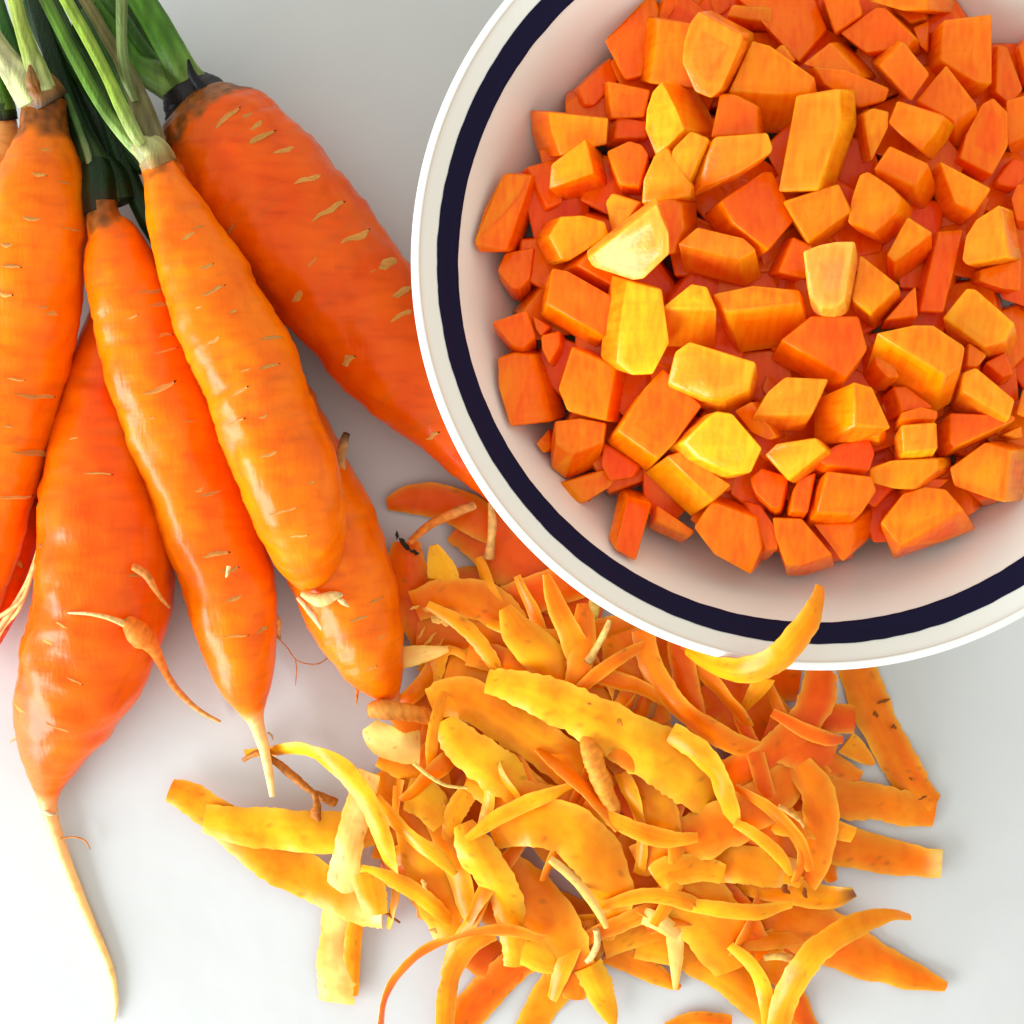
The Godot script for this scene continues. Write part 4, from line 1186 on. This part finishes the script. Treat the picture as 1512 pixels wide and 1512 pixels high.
	peel("770,1392,11,44,0 792,1410,10,48,0 822,1424,8,24,0", "yellow", "lemon-yellow chip at the foot of the wavy peel", 0.06, "")
	peel("812,1268,20,10,0 850,1300,20,14,10 880,1340,17,12,10 896,1370,14,6,0", "pale", "pale fringe strip along the drooping peel's edge", 0.06, "")
	peel("868,1425,8,40,0 882,1455,6,42,0 895,1485,4,28,0 906,1512,2,4,0", "yellow", "yellow chip with a point, low in the middle", 0.06, "")
	peel("560,1530,8,14,60 566,1490,14,16,60 584,1448,18,18,60 628,1404,20,22,55 690,1380,20,24,50 750,1374,18,22,40 800,1386,14,20,20", "orange", "thin ribbon on edge bending round to the bottom edge", 0.06, "")
	peel("655,1540,5,26,20 658,1490,10,28,25 668,1440,14,30,30 695,1398,16,28,20 730,1378,15,20,10", "gold", "narrow arch of peel running down to the bottom edge", 0.06, "")
	peel("918,1140,20,24,20 935,1180,20,24,35 946,1225,18,18,40 948,1262,15,13,30 944,1290,12,14,20", "gold", "slim dangling strip in the middle, blob at its end", 0.06, "")
	peel("940,1140,17,50,0 968,1190,18,56,10 984,1245,16,44,15 990,1300,12,30,10", "gold", "peel hanging beside the slim dangling strip", 0.06, "")
	peel("940,1275,14,40,0 1010,1245,17,62,0 1080,1212,18,68,0 1150,1165,17,56,0 1190,1120,14,40,0", "orange", "brownish-orange band crossing the heap diagonally at the right", 0.06, "")
	peel("1214,990,14,44,0 1206,1035,17,54,-10 1176,1085,18,54,-15 1125,1125,17,50,-10 1060,1150,15,40,0", "deep", "dim translucent band bending down from the bowl's shadow", 0.06, "")
	peel("1168,1120,16,30,0 1205,1165,18,46,0 1212,1220,17,48,10 1200,1275,12,46,15 1172,1318,7,36,10", "orange", "curved upright band at the right of the heap", 0.06, "")
	peel("1130,1080,16,60,0 1180,1100,17,70,0 1225,1125,13,50,0", "deep", "shaded broad scrap under the frilly one", 0.06, "")
	peel("1110,1225,14,60,0 1140,1255,14,70,0 1160,1290,10,50,0", "orange", "ragged scrap behind the fibrous offcut", 0.06, "")
	peel("1055,1282,14,40,0 1095,1276,16,52,0 1140,1286,15,52,0 1176,1292,12,36,0", "gold", "fibrous pale-grained offcut lying at the right", 0.06, "pale")
	marks(peel("1070,1300,9,26,0 1120,1308,11,36,0 1175,1318,10,38,0 1225,1326,9,30,0 1262,1318,11,16,30", "gold", "peel with a burnt brown end, pointing right", 0.06, "brown"), "1160,1312,22,9,60 1190,1318,18,8,70 1128,1306,12,10,80", 12, Color(0.32, 0.07, 0.008))
	peel("985,1290,14,60,0 1020,1320,14,90,0 1055,1370,12,90,0 1085,1430,7,50,0", "gold", "broad golden peel at the lower right slope", 0.06, "")
	peel("1060,1305,11,30,0 1090,1350,11,48,0 1120,1400,8,34,0", "deep", "deep orange peel between the burnt-ended one and the broad golden one", 0.06, "")
	peel("968,1300,18,30,0 985,1290,19,44,0 1030,1282,18,36,0 1068,1290,17,24,20", "gold", "crumpled golden scrap left of the fibrous offcut", 0.06, "")
	peel("950,1352,14,24,0 975,1362,15,26,0 1000,1382,13,16,0", "pale", "small pale scrap low at the right of the middle", 0.06, "")
	peel("995,1372,12,24,0 998,1405,9,22,0 998,1440,5,10,0 997,1460,3,3,0", "pale", "small pale drip-shaped scrap below the other pale one", 0.06, "")
	peel("1346,1353,8,5,30 1318,1350,14,12,35 1270,1362,20,30,30 1218,1394,22,36,25 1180,1436,20,36,25 1158,1480,14,34,20 1148,1530,8,30,15", "gold", "crossing ribbon with a thin brown tip, at the lower right", 0.06, "")
	peel("1130,1410,9,40,0 1150,1430,9,44,0 1172,1455,7,30,0", "gold", "short scrap under the crossing ribbon", 0.06, "")
	peel("690,1240,22,10,20 740,1205,23,22,10 800,1178,23,24,20 850,1160,21,10,30", "yellow", "narrow yellow strip crossing just below the yellow oval", 0.06, "")
	peel("815,978,18,12,20 880,996,20,24,10 940,1015,21,24,25 990,1042,19,10,40", "orange", "narrow strip between the pointed golden peel and the brown-slit one", 0.06, "")
	peel("1005,955,18,16,10 1050,1005,19,24,30 1085,1045,18,22,35 1108,1075,15,8,20", "orange", "narrow strip beside the sagging ribbon, in the bowl's shade", 0.06, "")
	peel("555,1178,15,12,10 600,1228,17,22,20 645,1262,17,22,10 672,1290,15,8,0", "yellow", "narrow yellow strip crossing the notched peel on the left slope", 0.06, "")
	peel("730,1285,17,10,40 705,1345,13,20,40 672,1400,9,20,30 655,1440,5,8,20", "gold", "narrow curl hanging left of the wavy peel", 0.06, "")
	peel("862,1186,21,14,10 925,1222,22,26,15 985,1240,21,26,10 1030,1236,19,10,0", "gold", "narrow golden strip under the knobbly root end", 0.06, "")
	peel("1085,1160,20,10,20 1140,1198,22,20,30 1178,1240,21,20,30 1196,1285,16,8,20", "orange", "narrow strip crossing the curved upright band", 0.06, "")
	peel("985,1330,15,10,10 1060,1342,18,22,10 1120,1346,17,22,15 1170,1336,14,8,20", "yellow", "narrow yellow strip above the broad golden peel, lower right", 0.06, "")
	peel("885,1340,14,10,10 950,1322,17,22,10 1010,1330,17,22,0 1050,1350,14,8,0", "gold", "narrow strip right of the drooping peel's tip", 0.06, "")
	peel("1140,1052,20,10,10 1190,1080,21,22,20 1222,1092,19,20,10 1245,1092,15,8,0", "deep", "narrow dim strip just left of the greenish scrap", 0.06, "")
	peel("632,892,15,10,10 685,925,16,22,10 722,968,15,22,20 740,1000,13,8,20", "gold", "narrow golden strip over the toothed peel", 0.06, "")
	peel("764,850,16,8,30 788,905,17,20,30 800,950,16,20,20 806,985,14,8,20", "orange", "narrow strip left of the needle-tipped peel", 0.06, "")
	peel("532,1284,14,10,0 592,1305,15,24,10 640,1338,12,24,10 668,1366,8,8,0", "yellow", "narrow lemon strip across the foot of the notched peel", 0.06, "")
	peel("1078,1395,10,10,20 1116,1432,11,22,20 1132,1478,8,22,10 1136,1530,4,16,0", "yellow", "narrow yellow strip running to the bottom edge beside the crossing ribbon", 0.06, "")
	peel("840,1398,11,12,10 900,1372,12,26,10 955,1346,13,24,0 985,1335,12,8,0", "orange", "narrow orange strip low, just right of the drooping peel's point", 0.06, "")
	peel("700,1130,20,8,20 720,1165,19,18,35 716,1205,18,18,30 706,1235,15,8,10", "yellow", "short upright yellow curl below the oval peel", 0.06, "")
	peel("1085,1215,21,10,10 1120,1235,22,20,20 1150,1262,20,18,20 1168,1290,17,6,10", "gold", "short golden curl over the ragged scrap", 0.06, "")
	peel("762,1055,8,11,4 761,1110,10,18,7 767,1169,10,18,7 778,1217,6,9,10", "orange", "thin twisted orange sliver lying beside the first of the two big parallel peels", 0.06, "")
	peel("696,1158,10,14,17 705,1108,12,24,34 700,1052,12,24,34 686,1008,8,12,48", "gold", "slender golden shred crossing the first of the two big parallel peels", 0.06, "")
	peel("898,1068,12,20,19 860,1057,16,34,38 818,1042,16,34,38 785,1028,10,17,54", "yellow", "ragged bright yellow strip crossing the largest smooth peel", 0.06, "")
	peel("944,1101,12,14,-17 968,1140,14,24,-35 982,1186,14,24,-35 983,1227,10,12,-49", "deep", "slender dark orange shred tucked by the largest smooth peel's lower end", 0.06, "")
	peel("720,1082,16,11,21 732,1127,20,18,42 757,1169,20,18,42 787,1199,14,9,59", "gold", "thin twisted golden sliver lying beside the yellow oval peel", 0.06, "")
	peel("598,1183,14,20,21 626,1156,18,34,42 659,1130,18,34,42 689,1112,12,17,59", "orange", "ragged orange strip crossing the glaring white-yellow chip", 0.06, "")
	peel("658,1017,16,11,-5 646,1056,20,18,-11 638,1101,20,18,-11 636,1138,14,9,-15", "gold", "thin twisted golden sliver tucked by the glaring white-yellow chip", 0.06, "")
	peel("707,1264,10,14,-5 663,1238,12,24,-11 618,1205,12,24,-11 583,1175,8,12,-15", "orange", "slender orange shred tucked by the notched golden peel", 0.06, "")
	peel("873,1129,16,11,-17 848,1186,18,18,-33 822,1249,18,18,-33 802,1300,14,9,-46", "orange", "thin twisted orange sliver lying beside the large drooping peel", 0.06, "")
	peel("777,1232,14,14,16 745,1273,16,24,32 713,1320,16,24,32 691,1361,12,12,45", "orange", "slender orange shred crossing the wavy bright yellow peel", 0.06, "")
	peel("789,1340,6,11,20 844,1357,8,18,39 904,1356,8,18,39 953,1342,4,9,55", "yellow", "thin twisted bright yellow sliver tucked by the broad orange hanging peel", 0.06, "")
	peel("874,1355,8,14,12 849,1393,10,24,25 828,1437,10,24,25 814,1476,6,12,35", "gold", "slender golden shred lying beside the broad orange hanging peel", 0.06, "")
	peel("961,1235,14,20,7 987,1203,16,34,14 997,1162,16,34,14 991,1126,12,17,19", "deep", "ragged dark orange strip lying beside the slim dangling strip", 0.06, "")
	peel("1118,1136,14,14,-10 1092,1178,16,24,-21 1049,1207,16,24,-21 1005,1218,12,12,-29", "orange", "slender orange shred crossing the diagonal band at the right", 0.06, "")
	peel("1223,1143,14,11,-14 1184,1103,16,18,-29 1152,1052,16,18,-29 1133,1005,12,9,-40", "orange", "thin twisted orange sliver tucked by the dim translucent band", 0.06, "")
	peel("1261,1233,14,20,1 1211,1222,16,34,1 1156,1216,16,34,1 1110,1214,12,17,2", "gold", "ragged golden strip lying beside the curved upright band", 0.06, "")
	peel("1146,1177,16,11,-9 1175,1215,18,18,-18 1184,1262,18,18,-18 1175,1303,14,9,-26", "orange", "thin twisted orange sliver crossing the curved upright band", 0.06, "")
	peel("1184,1305,12,14,-3 1141,1287,14,24,-5 1092,1285,14,24,-5 1052,1296,10,12,-7", "gold", "slender golden shred crossing the fibrous pale-grained offcut", 0.06, "")
	peel("1077,1423,6,20,22 1105,1381,10,34,43 1126,1329,10,34,43 1137,1284,4,17,60", "orange", "ragged orange strip tucked by the burnt-ended peel", 0.06, "")
	peel("957,1372,8,14,19 1009,1358,12,24,37 1067,1354,12,24,37 1116,1358,6,12,52", "deep", "slender dark orange shred lying beside the broad golden peel at the lower right", 0.06, "")
	peel("1174,1346,2,11,-4 1138,1382,6,18,-8 1089,1396,6,18,-8 1043,1392,2,9,-11", "orange", "thin twisted orange sliver crossing the flat tapering peel at the lower right", 0.06, "")
	peel("1186,1386,4,14,14 1142,1389,8,24,29 1093,1390,8,24,29 1053,1391,2,12,40", "gold", "slender golden shred tucked by the flat tapering peel at the lower right", 0.06, "")
	peel("1030,1057,16,20,-6 1014,1011,18,34,-13 1004,960,18,34,-13 1001,916,14,17,-18", "deep", "ragged dark orange strip tucked by the sagging ribbon", 0.06, "")
	peel("954,970,14,14,-10 949,1021,16,24,-21 922,1064,16,24,-21 884,1090,12,12,-29", "deep", "slender dark orange shred lying beside the brown-slit peel", 0.06, "")
	peel("854,930,18,11,3 809,938,20,18,5 759,932,20,18,5 720,919,16,9,7", "gold", "thin twisted golden sliver crossing the pointed golden peel", 0.06, "")
	peel("839,1041,20,20,-3 854,993,22,34,-7 862,938,22,34,-7 863,892,18,17,-10", "orange", "ragged orange strip tucked by the needle-tipped upright peel", 0.06, "")
	peel("835,1043,22,11,4 870,1005,24,18,7 915,972,24,18,7 956,950,20,9,10", "orange", "thin twisted orange sliver lying beside the needle-tipped upright peel", 0.06, "")
	peel("708,823,8,11,9 721,862,10,18,19 741,903,10,18,19 762,935,6,9,26", "gold", "thin twisted golden sliver lying beside the toothed peel", 0.06, "")
	peel("666,916,4,20,7 686,954,8,34,15 696,998,8,34,15 695,1037,2,17,21", "yellow", "ragged bright yellow strip crossing the scarred orange peel", 0.06, "")
	peel("651,921,6,14,-10 643,978,8,24,-21 610,1024,8,24,-21 566,1052,4,12,-29", "orange", "slender orange shred tucked by the horn-shaped scrap", 0.06, "")
	peel("592,1228,4,11,18 610,1268,8,18,36 621,1314,8,18,36 622,1353,2,9,51", "orange", "thin twisted orange sliver lying beside the flat lemon-yellow peel", 0.06, "")
	peel("653,1139,6,14,-2 631,1188,10,24,-5 624,1244,10,24,-5 632,1292,4,12,-6", "orange", "slender orange shred crossing the flat lemon-yellow peel", 0.06, "")
	peel("563,1272,2,20,21 601,1290,6,34,41 644,1297,6,34,41 682,1294,2,17,58", "orange", "ragged orange strip crossing the long golden peel on the left", 0.06, "")
	peel("1007,1099,2,14,-5 1045,1057,4,24,-11 1093,1021,4,24,-11 1137,996,2,12,-15", "deep", "slender dark orange shred tucked by the bowl's lowest rim", 0.06, "")
	peel("1210,1181,12,11,-1 1154,1164,14,18,-1 1091,1156,14,18,-1 1038,1157,10,9,-2", "deep", "thin twisted dark orange sliver lying beside the sagging ribbon's tip", 0.06, "")
	peel("914,1223,20,14,21 879,1179,22,24,42 834,1137,22,24,42 794,1106,18,12,58", "orange", "slender orange shred crossing the knobbly root end", 0.06, "")
	peel("964,1144,22,20,5 935,1121,24,34,10 901,1101,24,34,10 870,1087,20,17,14", "orange", "ragged orange strip tucked by the knobbly root end", 0.06, "")
	peel("872,853,2,11,22 824,841,4,18,43 770,837,4,18,43 725,840,2,9,60", "orange", "thin twisted orange sliver tucked by the broad peel under the rim", 0.06, "")
	peel("660,1160,8,20,6 646,1211,12,34,13 611,1250,12,34,13 569,1271,6,17,18", "yellow", "ragged bright yellow strip lying beside the arching yellow ribbon", 0.06, "")
	peel("1135,1244,14,14,-5 1132,1179,18,24,-10 1114,1110,18,24,-10 1090,1056,12,12,-15", "deep", "slender dark orange shred crossing the small forked rootlet", 0.06, "")
	peel("980,1283,14,11,-16 1008,1319,16,18,-32 1050,1338,16,18,-32 1091,1339,12,9,-45", "deep", "thin twisted dark orange sliver tucked by the crumpled golden scrap", 0.06, "")
	peel("967,1368,16,14,14 997,1310,18,24,28 997,1245,18,24,28 974,1191,14,12,39", "gold", "slender golden shred lying beside the crumpled golden scrap", 0.06, "")
	peel("1043,1348,10,20,22 999,1351,12,34,44 955,1338,12,34,44 921,1317,8,17,62", "orange", "ragged orange strip lying beside the small pale scrap", 0.06, "")
	peel("835,1231,14,14,-5 798,1183,16,24,-11 762,1126,16,24,-11 737,1078,12,12,-15", "orange", "slender orange shred crossing the golden peel below the yellow oval", 0.06, "")
	peel("656,1182,10,20,10 645,1142,12,34,20 638,1097,12,34,20 636,1060,8,17,27", "orange", "ragged orange strip tucked by the golden peel beneath the glaring chip", 0.06, "")
	var tan_ := Color(0.80, 0.42, 0.12)
	var brown := Color(0.36, 0.12, 0.02)
	root("rootlet", "360,1122,4,4 372,1115,6,5 386,1112,7,5 404,1124,7,6 430,1144,7,7 456,1166,7,7 478,1178,7,7 496,1186,6,6", Color(0.50, 0.17, 0.02), Color(0.55, 0.19, 0.02), "knotted brown rootlet lying under the straight carrot's tip", "rootlet", "", null, 0.5)
	root("rootlet", "464,1172,9,6 468,1188,10,6 466,1200,10,7 472,1212,10,3", Color(0.50, 0.17, 0.02), Color(0.42, 0.12, 0.02), "short brown side twig at the knotted rootlet's right end", "rootlet", "", null, 0.5)
	root("rootlet", "606,800,12,5 630,778,14,6 664,760,14,7 700,746,10,6", Color(0.85, 0.24, 0.03), Color(0.80, 0.40, 0.12), "thin orange rootlet bent beside the thick carrot's end", "rootlet", "")
	root("rootlet", "724,742,12,4 727,770,12,6 725,800,11,6 722,824,9,7", tan_, Color(0.65, 0.30, 0.08), "short tan rootlet hanging below the rim's left", "rootlet", "")
	root("rootlet", "900,916,27,3 892,936,27,5 880,958,26,6 868,978,25,7", Color(0.80, 0.50, 0.14), Color(0.42, 0.22, 0.05), "small brown-ended root stub standing right of the needle-tipped peel", "rootlet", "")
	root("rootlet", "880,884,18,8 876,900,18,9 874,914,17,6 868,924,16,4", Color(0.75, 0.50, 0.10), Color(0.40, 0.30, 0.08), "green-yellow rootlet tuft close under the rim", "rootlet", "")
	root("root_stub", "546,1050,13,10 562,1048,14,15 590,1050,14,16 640,1058,12,14", Color(0.82, 0.34, 0.055), Color(0.95, 0.30, 0.02), "ringed tan root stub at the short carrot's tip", "root stub", "", null, 0.18)
	root("root_stub", "864,1088,23,10 874,1114,25,17 886,1148,24,18 897,1176,21,11 904,1196,19,12 902,1212,17,6", Color(0.93, 0.32, 0.03), Color(0.66, 0.26, 0.04), "knobbly pale root end lying between the two big parallel peels", "root stub", "", null, 0.3)
	root("rootlet", "880,1372,13,5 882,1392,12,5 874,1412,11,5 866,1420,10,4", Color(0.85, 0.55, 0.2), Color(0.85, 0.6, 0.25), "tiny pale root stub under the drooping peel's point", "rootlet", "")
	root("rootlet", "610,1126,22,3 634,1146,21,3 660,1160,20,2.4 690,1163,20,2", Color(0.90, 0.62, 0.16), Color(0.85, 0.5, 0.12), "fine yellow root thread trailing from the glaring chip", "rootlet", "", null, 0.1)
	root("rootlet", "1150,1190,24,4 1166,1200,24,4 1182,1212,23,3 1187,1222,22,2", Color(0.80, 0.36, 0.08), Color(0.80, 0.36, 0.08), "small forked rootlet on the diagonal band", "rootlet", "")
	root("rootlet", "1128,1414,16,5 1150,1412,17,5 1170,1416,16,5", Color(0.85, 0.45, 0.10), Color(0.85, 0.45, 0.10), "short pale rootlet beside the crossing ribbon", "rootlet", "")
	root("rootlet", "566,1346,5,3 578,1354,5,2.5 590,1362,3,2", Color(0.40, 0.16, 0.04), Color(0.30, 0.12, 0.03), "tiny brown twig at the arching ribbon's lower tip", "rootlet", "")
